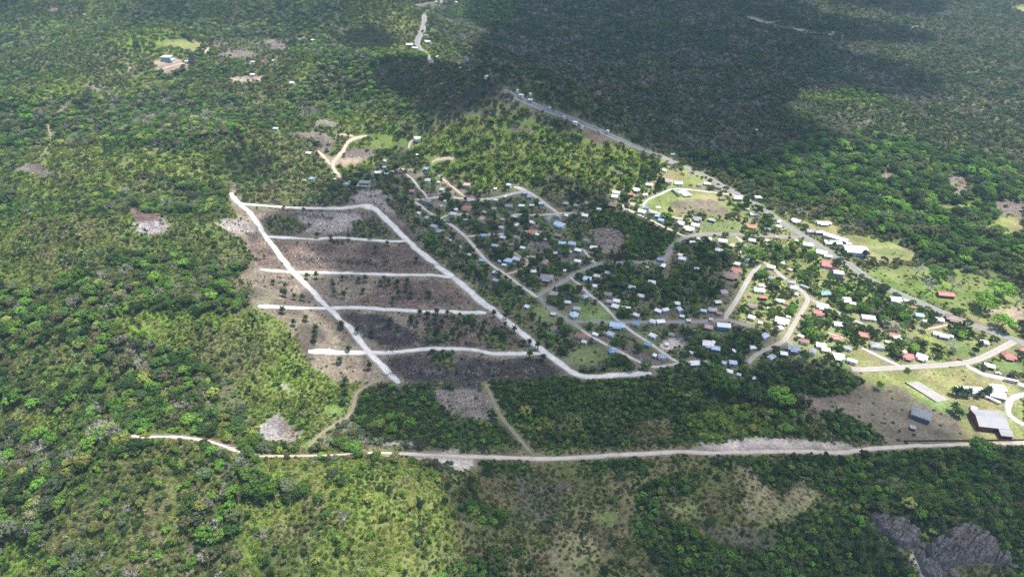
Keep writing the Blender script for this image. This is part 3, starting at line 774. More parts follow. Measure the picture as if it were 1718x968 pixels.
# ------------------------------------------------------------------ roads
def roadmat(name, rgb, track, var):
    m, nt, out = new_mat(name)
    b = N(nt, 'ShaderNodeBsdfPrincipled')
    b.inputs['Roughness'].default_value = .95
    b.inputs['Specular IOR Level'].default_value = .1
    at = N(nt, 'ShaderNodeAttribute', attribute_name='across')
    c = mult(nt, rgb + (1,), ramp(nt, noise(nt, .12, 5, .7), [(.3, g4(1 - var)), (.7, g4(1 + var))]))
    c = mult(nt, c, ramp(nt, noise(nt, 1.1, 3, .7), [(.3, g4(.86)), (.7, g4(1.12))]))
    c = mult(nt, c, ramp(nt, at.outputs['Fac'], [(0, track[0]), (.13, track[0]), (.26, track[1]), (.38, track[1]), (.46, track[2]), (.54, track[2]), (.62, track[1]), (.74, track[1]), (.87, track[0])]))
    nt.links.new(c, b.inputs['Base Color'])
    nt.links.new(b.outputs[0], out.inputs[0])
    return m

w4 = g4(1.0)
ROADMAT = {
    'marl': roadmat('crushed white limestone', (.56, .535, .49), (g4(.72), g4(1.1), g4(.92)), .22),
    'marl2': roadmat('dusty pale marl', (.46, .425, .38), (g4(.85), g4(1.08), g4(.95)), .16),
    'tan': roadmat('tan dirt', (.47, .375, .28), (g4(.85), g4(1.1), g4(.9)), .15),
    'tanroad': roadmat('worn chip seal', (.36, .325, .285), (g4(1.1), w4, g4(.94)), .1),
    'asphalt': roadmat('old grey asphalt', (.225, .216, .206), (g4(1.25), g4(.95), w4), .1),
    'pinkroad': roadmat('pinkish limestone dirt', (.50, .42, .355), (g4(.8), g4(1.1), g4(.95)), .2),
    'grasstrack': roadmat('worn brown track', (.235, .20, .14), (g4(.8), (1.25, 1.22, 1.2, 1), (.6, .68, .5, 1)), .2),
}
LOOK = {'broad': 'broad white crushed limestone road', 'tan': 'narrow tan dirt road', 'pale': 'pale dusty village street', 'grey': 'grey paved road', 'white': 'white limestone driveway', 'pinkish': 'long pinkish dirt track', 'end': 'narrow end of the pinkish dirt track among trees', 'brown': 'worn brown two wheel track', 'pink': 'pink dirt road'}
roads = []
for ri, ((name, w, mat, look, s), line) in enumerate(zip(ROADS, ROAD_LINES)):
    d = np.gradient(line, axis=0)
    d /= np.linalg.norm(d, axis=1)[:, None] + 1e-9
    nrm = np.stack([-d[:, 1], d[:, 0]], 1)
    n = len(line)
    arc = np.arange(n) * 3.5
    jit = .16 if mat in ('asphalt', 'tanroad') else (1.4 if mat == 'pinkroad' else 1.15)
    lw = w / 2 + jit * w * .22 * (2 * fbm(arc / 9, arc * 0 + ri * 7.7, 5, 4) - 1)
    rw = w / 2 + jit * w * .22 * (2 * fbm(arc / 9, arc * 0 + ri * 7.7 + 3.3, 6, 4) - 1)
    if mat not in ('asphalt', 'tanroad') or w < 5:
        ta = np.clip((np.minimum(np.arange(n), np.arange(n)[::-1]) + .9) / 3.0, .3, 1) ** .5
        lw, rw = lw * ta, rw * ta
    rows = []
    K = 7
    for k in range(K):
        t = k / (K - 1)
        off = -lw * (1 - t) + rw * t
        P = line + nrm * off[:, None]
        rr_ = np.hypot(P[:, 0], P[:, 1])
        lift = .10 + .12 * (1 - (2 * t - 1) ** 4) + rr_ * .00022 + .004 * (ri % 12)
        rows.append(np.stack([P[:, 0], P[:, 1], height(P[:, 0], P[:, 1]) + lift], 1))
    # soft shoulders dropping into the ground
    edge0 = rows[0] + np.concatenate([-nrm * .7, np.full((n, 1), -.7)], 1)
    edge1 = rows[-1] + np.concatenate([nrm * .7, np.full((n, 1), -.7)], 1)
    rows = [edge0] + rows + [edge1]
    K += 2
    verts = np.stack(rows, 1).reshape(-1, 3)
    faces = [(i * K + k, i * K + k + 1, (i + 1) * K + k + 1, (i + 1) * K + k) for i in range(n - 1) for k in range(K - 1)]
    md = mesh_data(name, verts, faces, [ROADMAT[mat]], smooth=True)
    aa = md.attributes.new('across', 'FLOAT', 'POINT')
    aa.data.foreach_set('value', np.tile(np.array([0] + list(np.linspace(0, 1, K - 2)) + [1], np.float32), n))
    tag(link(name, md), LOOK[look], None, None, 'structure')

# ------------------------------------------------------------------ plants: models
LEAF = [leafmat('dark leaves', (0.058, 0.101, 0.037), (0.077, 0.125, 0.047)), leafmat('green leaves', (0.082, 0.162, 0.042), (0.112, 0.179, 0.048)), leafmat('fresh green leaves', (0.135, 0.274, 0.046), (0.178, 0.291, 0.055)),
        leafmat('yellow green leaves', (0.247, 0.308, 0.077), (0.328, 0.325, 0.103)), leafmat('olive leaves', (0.138, 0.157, 0.066), (0.173, 0.170, 0.086)), leafmat('grey twigs', (0.282, 0.246, 0.221), (0.362, 0.319, 0.288), .08), leafmat('grey green leaves', (0.107, 0.146, 0.080), (0.138, 0.168, 0.098))]
LEAF_WORD = ['dark green', 'mid green', 'fresh green', 'pale yellow green', 'olive', 'leafless grey', 'grey green']
BARK = solid('bark', (.13, .105, .085), .95, 2, .3)
DEADWOOD = solid('bleached dead wood', (.30, .275, .25), .9, 1.5, .25)
rng = np.random.default_rng(5)

def cards(centres, outs, sizes, spread, r, long=1.0):
    """small leaf-sized quads round the given points"""
    n = len(centres)
    nor = outs + spread * r.normal(size=(n, 3))
    nor /= np.linalg.norm(nor, axis=1)[:, None] + 1e-9
    ref = r.normal(size=(n, 3))
    a = np.cross(nor, ref); a /= np.linalg.norm(a, axis=1)[:, None] + 1e-9
    b = np.cross(nor, a)
    s = sizes[:, None]
    v = np.stack([centres - a * s * long, centres - b * s * .62 + nor * s * .18, centres + a * s * long, centres + b * s * .62 + nor * s * .1], 1).reshape(-1, 3)
    return v, np.arange(4 * n).reshape(n, 4)

def crown_geo(shape, r, count=400):
    """crown about 8 m across: lumps of leaf clusters with gaps between them"""
    if shape == 'round':
        rx, rz, cz, lumps, lr = 3.3, 2.7, 4.8, 13, 1.55
    elif shape == 'spread':
        rx, rz, cz, lumps, lr = 3.6, 1.3, 4.3, 17, 1.25
    elif shape == 'upright':
        rx, rz, cz, lumps, lr = 2.5, 4.0, 5.8, 13, 1.5
    elif shape == 'great':
        rx, rz, cz, lumps, lr, count = 3.5, 1.75, 4.2, 34, 1.0, 950
    else:
        rx, rz, cz, lumps, lr = 3.4, 1.9, 3.0, 15, 1.45
    th, u = r.uniform(0, 2 * np.pi, lumps), r.uniform(-.35, 1, lumps)
    rad_ = np.sqrt(1 - np.clip(u, -1, 1) ** 2) * r.uniform(.55, 1.0, lumps)
    C = np.stack([rx * rad_ * np.cos(th), rx * rad_ * np.sin(th), cz + rz * u * r.uniform(.7, 1.0, lumps)], 1)
    lrs = lr * r.uniform(.6, 1.2, lumps)
    which = r.integers(0, lumps, count)
    d = r.normal(size=(count, 3)); d[:, 2] += .7
    d /= np.linalg.norm(d, axis=1)[:, None]
    P = C[which] + d * (lrs[which] * r.uniform(.72, 1.08, count))[:, None] * np.array((1, 1, .82))
    return cards(P, d, r.uniform(.40, .76, count) * (.68 if shape == 'great' else 1), .38, r) + (C,)

def trunk_geo(C, r, top, bare=False):
    mb = MB()
    mb.tube((0, 0, -.8), (.12, .08, top * .55), .30, .20, 5)
    k = min(len(C), 7 if not bare else 11)
    for c in C[:k]:
        s = np.array((.12, .08, top * r.uniform(.38, .55)))
        mid = s + (c - s) * .5 + r.normal(size=3) * .25
        mb.tube(s, mid, .15, .09, 4)
        mb.tube(mid, c, .09, .03, 4)
    return mb

def bare_geo(r):
    lumps = 16
    th, u = r.uniform(0, 2 * np.pi, lumps), r.uniform(-.1, 1, lumps)
    C = np.stack([3.2 * np.sqrt(1 - u * u * .8) * np.cos(th), 3.2 * np.sqrt(1 - u * u * .8) * np.sin(th), 4.6 + 2.7 * u], 1)
    tm = trunk_geo(C, r, 6.0, True)
    cnt = 190
    w = r.integers(0, lumps, cnt)
    d = r.normal(size=(cnt, 3)); d[:, 2] += .6
    d /= np.linalg.norm(d, axis=1)[:, None]
    P = C[w] + d * r.uniform(.2, 1.35, cnt)[:, None]
    v, f = cards(P, d, r.uniform(.35, .75, cnt), .9, r, 1.0)
    v = v.reshape(-1, 4, 3)                      # thin twigs
    mid = v.mean(1, keepdims=True)
    ax = v[:, 2:3] - v[:, 0:1]
    side = v[:, 3:4] - v[:, 1:2]
    v = np.concatenate([mid - ax * .5, mid - side * .14, mid + ax * .5, mid + side * .14], 1).reshape(-1, 3)
    return v, f, tm

SHAPES = ['round', 'round', 'spread', 'upright', 'low', 'great', 'great', 'round', 'low', 'upright']
CROWNS, TRUNKS, PROTO = {}, {}, []     # (colour, shape number) -> meshes
PROTO_COL = bpy.data.collections.new('plant models')      # not linked to the scene: models for the far woods
shape_geo = []
for si, sh in enumerate(SHAPES):
    rr_ = np.random.default_rng(100 + si)
    v, f, C = crown_geo(sh, rr_)
    tm = trunk_geo(C, rr_, {'round': 4.8, 'spread': 4.6, 'upright': 5.6, 'low': 3.0, 'great': 4.4}[sh])
    shape_geo.append((v, f, tm))
def proto(name, me_):
    o = bpy.data.objects.new(name, me_)
    PROTO_COL.objects.link(o)

tree_index = {}
for ci in (0, 1, 2, 3, 4, 6):
    for si, (v, f, tm) in enumerate(shape_geo):
        CROWNS[ci, si] = mesh_data('crown', v, f, [LEAF[ci]])
        both = MB(); both.add(v, f); n0 = len(both.f); both.add(tm.v, tm.f)
        tree_index[ci, si] = len(tree_index)
        proto('tree %03d' % tree_index[ci, si], mesh_data('tree', both.v, both.f, [LEAF[ci], BARK], [0] * n0 + [1] * (len(both.f) - n0)))
for si, (v, f, tm) in enumerate(shape_geo):
    TRUNKS[si] = tm.data('trunk', BARK)
for si in range(2):
    v, f, tm = bare_geo(np.random.default_rng(200 + si))
    CROWNS[5, si] = mesh_data('crown', v, f, [LEAF[5]])
    TRUNKS[5, si] = tm.data('trunk', DEADWOOD)
    both = MB(); both.add(v, f); n0 = len(both.f); both.add(tm.v, tm.f)
    tree_index[5, si] = len(tree_index)
    proto('tree %03d' % tree_index[5, si], mesh_data('tree', both.v, both.f, [LEAF[5], DEADWOOD], [0] * n0 + [1] * (len(both.f) - n0)))

PALM_LEAF = leafmat('palm fronds', (.035, .06, .024), (.05, .075, .03), .15, .3)
palm_meshes = []
for k in range(3):
    r_ = np.random.default_rng(500 + k)
    mb = MB()
    nf = 17
    for q_ in range(nf):
        a_ = q_ * 2.399 + r_.uniform(-.2, .2)
        up = 1.25 - 1.5 * (q_ / nf) + r_.uniform(-.1, .1)
        L_ = r_.uniform(3.0, 4.0)
        pts_, wid = [], []
        p = np.array((0, 0, 5.2)); dirv = np.array((math.cos(a_) * math.cos(up), math.sin(a_) * math.cos(up), math.sin(up)))
        for s_ in range(6):
            pts_.append(p.copy()); wid.append((.15, .62, .78, .7, .5, .1)[s_])
            p = p + dirv * L_ / 5
            dirv = dirv + np.array((0, 0, -.30)); dirv /= np.linalg.norm(dirv)
        side = np.array((-math.sin(a_), math.cos(a_), 0))
        v = []
        for p_, w_ in zip(pts_, wid):
            v += [p_ + side * w_ - (0, 0, w_ * .45), p_, p_ - side * w_ - (0, 0, w_ * .45)]
        mb.add(v, [f_ for s_ in range(5) for f_ in ((s_ * 3, s_ * 3 + 1, s_ * 3 + 4, s_ * 3 + 3), (s_ * 3 + 1, s_ * 3 + 2, s_ * 3 + 5, s_ * 3 + 4))])
    tr = MB()
    tr.tube((0, 0, -.6), (.12, 0, 2.6), .30, .22, 6); tr.tube((.12, 0, 2.6), (0, 0, 5.35), .22, .20, 6, True)
    palm_meshes.append((mb.data('fronds', PALM_LEAF), tr.data('trunk', BARK)))
for si, (fr, tr_) in enumerate(palm_meshes):
    both = MB()
    for md_ in (fr, tr_):
        both.add([tuple(v_.co) for v_ in md_.vertices], [tuple(p_.vertices) for p_ in md_.polygons])
    tree_index[7, si] = len(tree_index)
    proto('tree %03d' % tree_index[7, si], mesh_data('tree', both.v, both.f, [PALM_LEAF, BARK], [0] * len(fr.polygons) + [1] * len(tr_.polygons)))

SCRUB_COL = bpy.data.collections.new('scrub models')
FERN = [leafmat('dark scrub leaves', (.040, .082, .024)), leafmat('green scrub leaves', (.080, .155, .034)), leafmat('olive brown scrub', (.13, .138, .055), (.165, .15, .078)), leafmat('straw', (.28, .25, .145), (.36, .31, .175)), leafmat('sunny fern', (.155, .23, .038), (.21, .24, .054))]
for ci in range(5):
    for k in range(2):
        r_ = np.random.default_rng(300 + ci * 7 + k)
        cnt = 64
        th, rd = r_.uniform(0, 2 * np.pi, cnt), 1.75 * np.sqrt(r_.uniform(0, 1, cnt))
        zz = (.95 if ci != 3 else .5) * (1 - (rd / 2.1) ** 2) * r_.uniform(.35, 1.15, cnt)
        P = np.stack([rd * np.cos(th), rd * np.sin(th), zz], 1)
        d = r_.normal(size=(cnt, 3)) * .5 + np.array((0, 0, 1.0)); d /= np.linalg.norm(d, axis=1)[:, None]
        v, f = cards(P, d, r_.uniform(.28, .58, cnt), .45, r_)
        o = bpy.data.objects.new('scrub %03d' % (ci * 2 + k), mesh_data('scrub', v, f, [FERN[ci]]))
        SCRUB_COL.objects.link(o)

LITTER_COL = bpy.data.collections.new('litter models')
STICKS = [solid('bleached sticks', (.42, .37, .32), .9, 1, .3, per_object=.3), solid('brown sticks', (.20, .15, .115), .9, 1, .3, per_object=.3), solid('charred sticks', (.03, .028, .028), .9, 1, .3)]
for ci in range(3):
    for k in range(2):
        r_ = np.random.default_rng(400 + ci * 5 + k)
        mb = MB()
        for _ in range(16):
            p = np.array((r_.uniform(-2.6, 2.6), r_.uniform(-2.6, 2.6), r_.uniform(.05, .35)))
            a_ = r_.uniform(0, np.pi); l_ = r_.uniform(.5, 1.9)
            mb.tube(p, p + (math.cos(a_) * l_, math.sin(a_) * l_, r_.uniform(-.1, .5)), r_.uniform(.06, .15), .04, 3)
        o = bpy.data.objects.new('litter %03d' % (ci * 2 + k), mb.data('litter', STICKS[ci]))
        LITTER_COL.objects.link(o)

def scatter_tree(collection):
    ng = bpy.data.node_groups.new('scatter', 'GeometryNodeTree')
    ng.interface.new_socket('Geometry', in_out='INPUT', socket_type='NodeSocketGeometry')
    ng.interface.new_socket('Geometry', in_out='OUTPUT', socket_type='NodeSocketGeometry')
    gi, go = ng.nodes.new('NodeGroupInput'), ng.nodes.new('NodeGroupOutput')
    ci_ = ng.nodes.new('GeometryNodeCollectionInfo')
    ci_.inputs['Collection'].default_value = collection
    ci_.inputs['Separate Children'].default_value = True
    ci_.inputs['Reset Children'].default_value = True
    ip = ng.nodes.new('GeometryNodeInstanceOnPoints')
    ip.inputs['Pick Instance'].default_value = True
    L = ng.links.new
    def att(n, t):
        a = ng.nodes.new('GeometryNodeInputNamedAttribute')
        a.data_type = t
        a.inputs['Name'].default_value = n
        return a.outputs[0]
    L(gi.outputs[0], ip.inputs['Points'])
    L(ci_.outputs[0], ip.inputs['Instance'])
    L(att('variant', 'INT'), ip.inputs['Instance Index'])
    L(att('turn', 'FLOAT_VECTOR'), ip.inputs['Rotation'])
    L(att('size', 'FLOAT_VECTOR'), ip.inputs['Scale'])
    L(ip.outputs[0], go.inputs[0])
    return ng

def scatter(name, pos, variant, turn, size, collection, label):
    me_ = bpy.data.meshes.new(name)
    me_.vertices.add(len(pos))
    me_.vertices.foreach_set('co', pos.astype(np.float32).ravel())
    a = me_.attributes.new('variant', 'INT', 'POINT'); a.data.foreach_set('value', variant.astype(np.int32))
    a = me_.attributes.new('turn', 'FLOAT_VECTOR', 'POINT'); a.data.foreach_set('vector', turn.astype(np.float32).ravel())
    a = me_.attributes.new('size', 'FLOAT_VECTOR', 'POINT'); a.data.foreach_set('vector', size.astype(np.float32).ravel())
    o = link(name, me_)
    md = o.modifiers.new('scatter', 'NODES')
    md.node_group = scatter_tree(collection)
    return tag(o, label, None, None, 'stuff')

# ------------------------------------------------------------------ plants: where they stand
def candidates(step, rmin, rmax, amax=57, seed=1):
    r = np.random.default_rng(seed)
    xs = np.arange(-rmax * math.sin(R(amax)), rmax * math.sin(R(amax)), step)
    ys = np.arange(rmin * math.cos(R(amax)), rmax, step)
    X, Y = np.meshgrid(xs, ys)
    X, Y = X.ravel() + r.uniform(-.48, .48, X.size) * step, Y.ravel() + r.uniform(-.48, .48, X.size) * step
    rr = np.hypot(X, Y)
    k = (rr > rmin) & (rr < rmax) & (np.abs(np.arctan2(X, Y)) < R(amax))
    return X[k], Y[k], r

P_tree = np.array([c[2] for c in CLS]); S0 = np.array([c[4] for c in CLS]); S1 = np.array([c[5] for c in CLS])
P_scrub = np.array([c[6] for c in CLS]); P_lit = np.array([c[8] for c in CLS])

def pick(mix, u):
    cum = np.cumsum([w for _, w in mix]); cum = cum / cum[-1]
    return np.array([k for k, _ in mix])[np.minimum(np.searchsorted(cum, u), len(mix) - 1)]

tx, ty, r = candidates(4.3, 215, 2750, seed=11)
wx, wy = warped(tx, ty, 3.5, 60)
j, i = cell(wx, wy); cls = cover[j, i]
j0, i0 = cell(tx, ty)
patchy = fbm(tx / 60, ty / 60, 31, 3)                         # denser and thinner stands
wild = ~np.isin(cls, [CI['village'], CI['sunvillage']])
dens = P_tree[cls] * np.where(wild, np.clip(.75 + 1.7 * (patchy - .34), .45, 1.6), np.clip(.2 + 2.6 * (patchy - .3), .1, 1.9))
big = r.uniform(0, 1, len(tx)) ** 1.7                         # most crowns small, a few large
sizes = S0[cls] + (S1[cls] - S0[cls]) * big
dens *= np.clip((5.6 / sizes) ** 1.05, .2, 1.3)
keep = (r.uniform(0, 1, len(tx)) < dens) & ~clear_mask[j0, i0]
tx, ty, cls, sizes, patchy = tx[keep], ty[keep], cls[keep], sizes[keep], patchy[keep]
colr = np.zeros(len(tx), int)
hue = fbm(tx / 38, ty / 38, 91, 2)                           # stands of one kind
for k, c in enumerate(CLS):
    s = cls == k
    u = np.clip(r.uniform(0, 1, s.sum()) * .62 + .38 * np.clip((hue[s] - .25) * 2, 0, 1), 0, .9999)
    # keep the shares: rank the mixed numbers
    if s.sum():
        u = (np.argsort(np.argsort(u)) + .5) / s.sum()
        colr[s] = pick(MIXES[c[3]], u)
shp = np.where(sizes > 6.6, r.choice([5, 6, 5, 6, 2], len(tx)), r.choice([0, 1, 7, 3, 9, 4, 4, 8], len(tx)))
shp = np.where(np.isin(cls, [CI['thicket'], CI['forethicket']]) & (sizes < 7), r.choice([0, 7, 4, 8, 4, 8], len(tx)), shp)
shp = np.where(colr == 5, shp % 2, np.where(colr == 7, shp % 3, shp))
sizes = np.where(colr == 7, np.clip(sizes, 5.5, 8), sizes)
tz = height(tx, ty)
TREES = [tuple(q) for q in zip(tx, ty, tz, sizes, colr, shp)]

# trees that stand out in the photograph: pixel of the foot, crown width in pixels, colour, shape, label
FEATURED = [
    (1472, 653, 17, 2, 0, 'fresh green round tree standing alone in the schoolyard by the court'),
    (1652, 520, 46, 2, 2, 'huge fresh green spreading tree in the paddock beyond the highway'), (1672, 500, 44, 2, 2, 'second huge green spreading tree, behind the biggest one in the paddock'),
    (1676, 552, 40, 2, 2, 'flat topped green spreading tree at the highway edge below the paddock'), (1714, 553, 24, 0, 0, 'dark round tree at the highway edge at the picture border'),
    (1645, 766, 50, 2, 2, 'bright green umbrella tree in front of the maroon walled hall'), (1260, 440, 42, 1, 2, 'great spreading green tree in the middle of the sunny village'),
    (1205, 660, 58, 1, 2, 'great dark green spreading tree at the back of the wooded strip'), (1262, 668, 44, 0, 2, 'dark spreading tree beside the great one in the wooded strip'), (1308, 676, 48, 2, 2, 'fresh green spreading tree by the brown strip of grass'),
    (1171, 572, 26, 2, 0, 'fresh green round tree beyond the pink dirt lot'), (1150, 570, 28, 0, 0, 'dark round tree beyond the pink dirt lot'), (1123, 361, 13, 1, 3, 'tall slim tree at the corner of the football field'),
    (1534, 466, 28, 5, 0, 'bare bleached tree in the pasture beyond the highway'), (1596, 488, 28, 5, 1, 'bare leaning tree beside the brick red roof in the pasture'), (1555, 492, 30, 5, 0, 'bare low tree before the brick red roof in the pasture'), (1704, 513, 26, 5, 1, 'bare dark tree at the picture border by the paddock'),
    (1565, 468, 38, 1, 0, 'round mid green tree at the far edge of the pasture'), (1592, 468, 20, 1, 0, 'small round dark tree standing alone in the pasture'), (1607, 533, 22, 1, 0, 'round mid green bush tree between the highway and brick red roof'), (1550, 556, 17, 1, 0, 'round mid green tree in the dry lot by the white house'),
    (1450, 432, 14, 0, 0, 'dark round tree behind the white church hall'), (1405, 450, 22, 0, 0, 'dark round tree at the highway edge by the long red roof'), (1255, 348, 26, 0, 2, 'dark spreading tree at the edge of the football field'), (1268, 360, 22, 0, 0, 'dark tree in the clump below the football field'),
    (1640, 587, 16, 0, 3, 'dark upright tree in the green lot near the road end'), (1633, 594, 14, 0, 0, 'dark small tree in the green lot near the road end'), (1460, 775, 11, 5, 0, 'bare brown shrub tree on the dirt track bank'), (1720, 470, 44, 1, 2, 'dark spreading tree beyond the bare tree at the picture border'),
    (880, 690, 5, 3, 0, 'small yellow tree in the wooded strip'), (620, 840, 20, 3, 0, 'pale yellow green tree below the cut bank'), (486, 820, 32, 6, 0, 'large grey green tree on the near hillside below the track'), (560, 800, 20, 6, 0, 'grey green tree at the top of the near fern slope'), (575, 812, 18, 0, 0, 'dark green tree at the top of the near fern slope'),
    (62, 850, 26, 3, 0, 'pale yellow green tree on the near forest slope'), (160, 890, 22, 3, 0, 'pale yellow green tree beside the near fern clearing'), (95, 825, 40, 6, 0, 'large grey green tree on the near forest slope'), (20, 900, 46, 6, 0, 'largest grey green tree at the picture edge on the near slope'), (700, 833, 6, 3, 3, 'slim yellow green tree on the near fern slope'),
    (655, 828, 14, 0, 0, 'small dark tree alone on the near fern slope'), (680, 858, 12, 3, 0, 'pale tree alone in the middle of the near fern slope'), (580, 875, 26, 5, 0, 'grey leafless tree on the near fern slope'), (443, 905, 26, 5, 1, 'grey leafless tree by the lower fern clearing'), (172, 940, 20, 5, 0, 'grey leafless tree at the foot of the near forest slope'),
    (925, 875, 16, 0, 0, 'dark round tree in the brown meadow'), (955, 880, 18, 4, 2, 'olive spreading tree in the brown meadow'), (980, 890, 20, 0, 0, 'dark round tree beside the olive one in the brown meadow'), (917, 890, 20, 4, 4, 'low olive bush tree in the brown meadow'), (1245, 300, 10, 3, 0, 'small pale tree by the highway'),
    (246, 392, 9, 1, 3, 'slim green tree standing in the grey burnt patch'), (1690, 790, 34, 1, 2, 'mid green spreading tree in the near thicket'), (1620, 840, 22, 2, 0, 'fresh green round tree in the near thicket above the rocks'), (1500, 822, 36, 4, 2, 'olive spreading tree in the near thicket'), (1480, 858, 24, 3, 0, 'yellow green tree at the head of the narrow rock ledge'), (1520, 852, 26, 3, 0, 'second yellow green tree above the narrow rock ledge'),
    (540, 535, 14, 2, 0, 'never'),
]
FEATURED = [f for f in FEATURED if f[5] != 'never']
fx, fy, fz = ground([f[0] for f in FEATURED], [f[1] for f in FEATURED])
fd = project(fx, fy, fz)[2]

ppx, ppy, pz = project(tx, ty, tz + sizes * .5)
inside = (ppx > -12) & (ppx < 1730) & (ppy > -5) & (ppy < 985)
app = np.where(inside, sizes * FPX / pz, 0)
# a tree inside a featured crown would double it
for x, y, f, d in zip(fx, fy, FEATURED, fd):
    w = f[2] * d / FPX
    near = np.hypot(tx - x, ty - y) < w * .5
    app[near] = -1
app[(colr == 7) & (app > 0)] = 0.001
order = np.argsort(-app)
N_SINGLE = 297 - len(FEATURED)
single = order[:N_SINGLE]
rest = np.ones(len(tx), bool); rest[single] = False; rest &= app >= 0

s8 = sizes / 8.0
var_i = np.array([tree_index[c, s] for c, s in zip(colr, shp)])
rot = np.stack([r.normal(0, .07, len(tx)), r.normal(0, .07, len(tx)), r.uniform(0, 6.283, len(tx))], 1)
hz = np.clip(np.where(sizes < 5, 1.12, .95) * r.uniform(.78, 1.25, len(tx)), .6, 1.5)
scl = np.stack([s8 * r.uniform(.88, 1.12, len(tx)), s8 * r.uniform(.88, 1.12, len(tx)), s8 * hz], 1)
pos = np.stack([tx, ty, tz - .15], 1)
scatter('forest', pos[rest], var_i[rest], rot[rest], scl[rest], PROTO_COL, 'broadleaf forest and scattered trees covering the hills and plain')

# low growth
sx, sy, r2 = candidates(2.25, 215, 820, seed=21)
s2x, s2y, r3 = candidates(5.5, 820, 2500, seed=22)
sx, sy = np.concatenate([sx, s2x]), np.concatenate([sy, s2y])
near_n = len(sx) - len(s2x)
wx, wy = warped(sx, sy, 2.2, 80)
j, i = cell(wx, wy); scls = cover[j, i]
j0, i0 = cell(sx, sy)
keep = (r2.uniform(0, 1, len(sx)) < P_scrub[scls] * np.clip(.4 + 1.3 * fbm(sx / 22, sy / 22, 51, 3), .2, 1.2)) & ~road_mask[j0, i0]
ishouse = clear_mask[j0, i0] & np.isin(scls, [CI['village'], CI['sunvillage'], CI['drygrass']])
keep &= ~ishouse
ids = np.where(keep)[0]
sx, sy, scls = sx[ids], sy[ids], scls[ids]
ss = np.where(ids < near_n, r2.uniform(.55, 1.0, len(sx)), r2.uniform(1.4, 2.4, len(sx)))
sv = np.zeros(len(sx), int)
hu = fbm(sx / 20, sy / 20, 61, 2)
for k, c in enumerate(CLS):
    s = scls == k
    if s.sum():
        u = r2.uniform(0, 1, s.sum()) * .5 + hu[s]
        u = (np.argsort(np.argsort(u)) + .5) / s.sum()
        sv[s] = pick(SMIX[c[7]], u)
sv = sv * 2 + r2.integers(0, 2, len(sx))
srot = np.stack([np.zeros(len(sx)), np.zeros(len(sx)), r2.uniform(0, 6.283, len(sx))], 1)
sscl = np.stack([ss, ss, ss * r2.uniform(.7, 1.6, len(sx))], 1)
scatter('undergrowth', np.stack([sx, sy, height(sx, sy) - .1], 1), sv, srot, sscl, SCRUB_COL, 'ferns, scrub and dry stalks growing between the trees')

# cut and burnt branches lying on the cleared ground
lx, ly, r4 = candidates(4.2, 330, 1250, seed=31)
wx, wy = warped(lx, ly, 3, 95)
j, i = cell(wx, wy); lc = cover[j, i]
j0, i0 = cell(lx, ly)
keep = (r4.uniform(0, 1, len(lx)) < P_lit[lc] * np.clip(2.2 * fbm(lx / 18, ly / 18, 15, 3) - .3, .1, 1.6)) & ~clear_mask[j0, i0]
lx, ly, lc = lx[keep], ly[keep], lc[keep]
lk = np.where(lc == CI['burnt'], r4.choice([2, 2, 1, 0], len(lx)), np.where(lc == CI['ash'], r4.choice([0, 0, 0, 2], len(lx)), r4.choice([0, 0, 1, 1, 2], len(lx))))
n_row = 0
for s_ in ('492,430 560,436 640,440 735,446', '392,470 440,473 490,475', '500,434 580,441 660,446', '690,498 760,503', '650,628 720,622 800,626 900,622', '600,545 660,552 700,556', '500,360 560,366', '640,585 700,578 760,576 800,580'):
    wl = resample(to_world(pts(s_), 10), .9)
    wl = wl + r4.normal(0, 1.3, wl.shape)
    n_row += len(wl)
    lx, ly, lk = np.concatenate([lx, wl[:, 0]]), np.concatenate([ly, wl[:, 1]]), np.concatenate([lk, r4.choice([2, 2, 1, 0], len(wl))])
scatter('branch_litter', np.stack([lx, ly, height(lx, ly)], 1), lk * 2 + r4.integers(0, 2, len(lx)), np.stack([lx * 0, lx * 0, r4.uniform(0, 6.28, len(lx))], 1), np.stack([np.where(np.arange(len(lx)) < len(lx) - n_row, 1.0, 1.5) * r4.uniform(.5, 1.1, len(lx))] * 3, 1), LITTER_COL, 'cut and burnt branches strewn over the cleared lots')

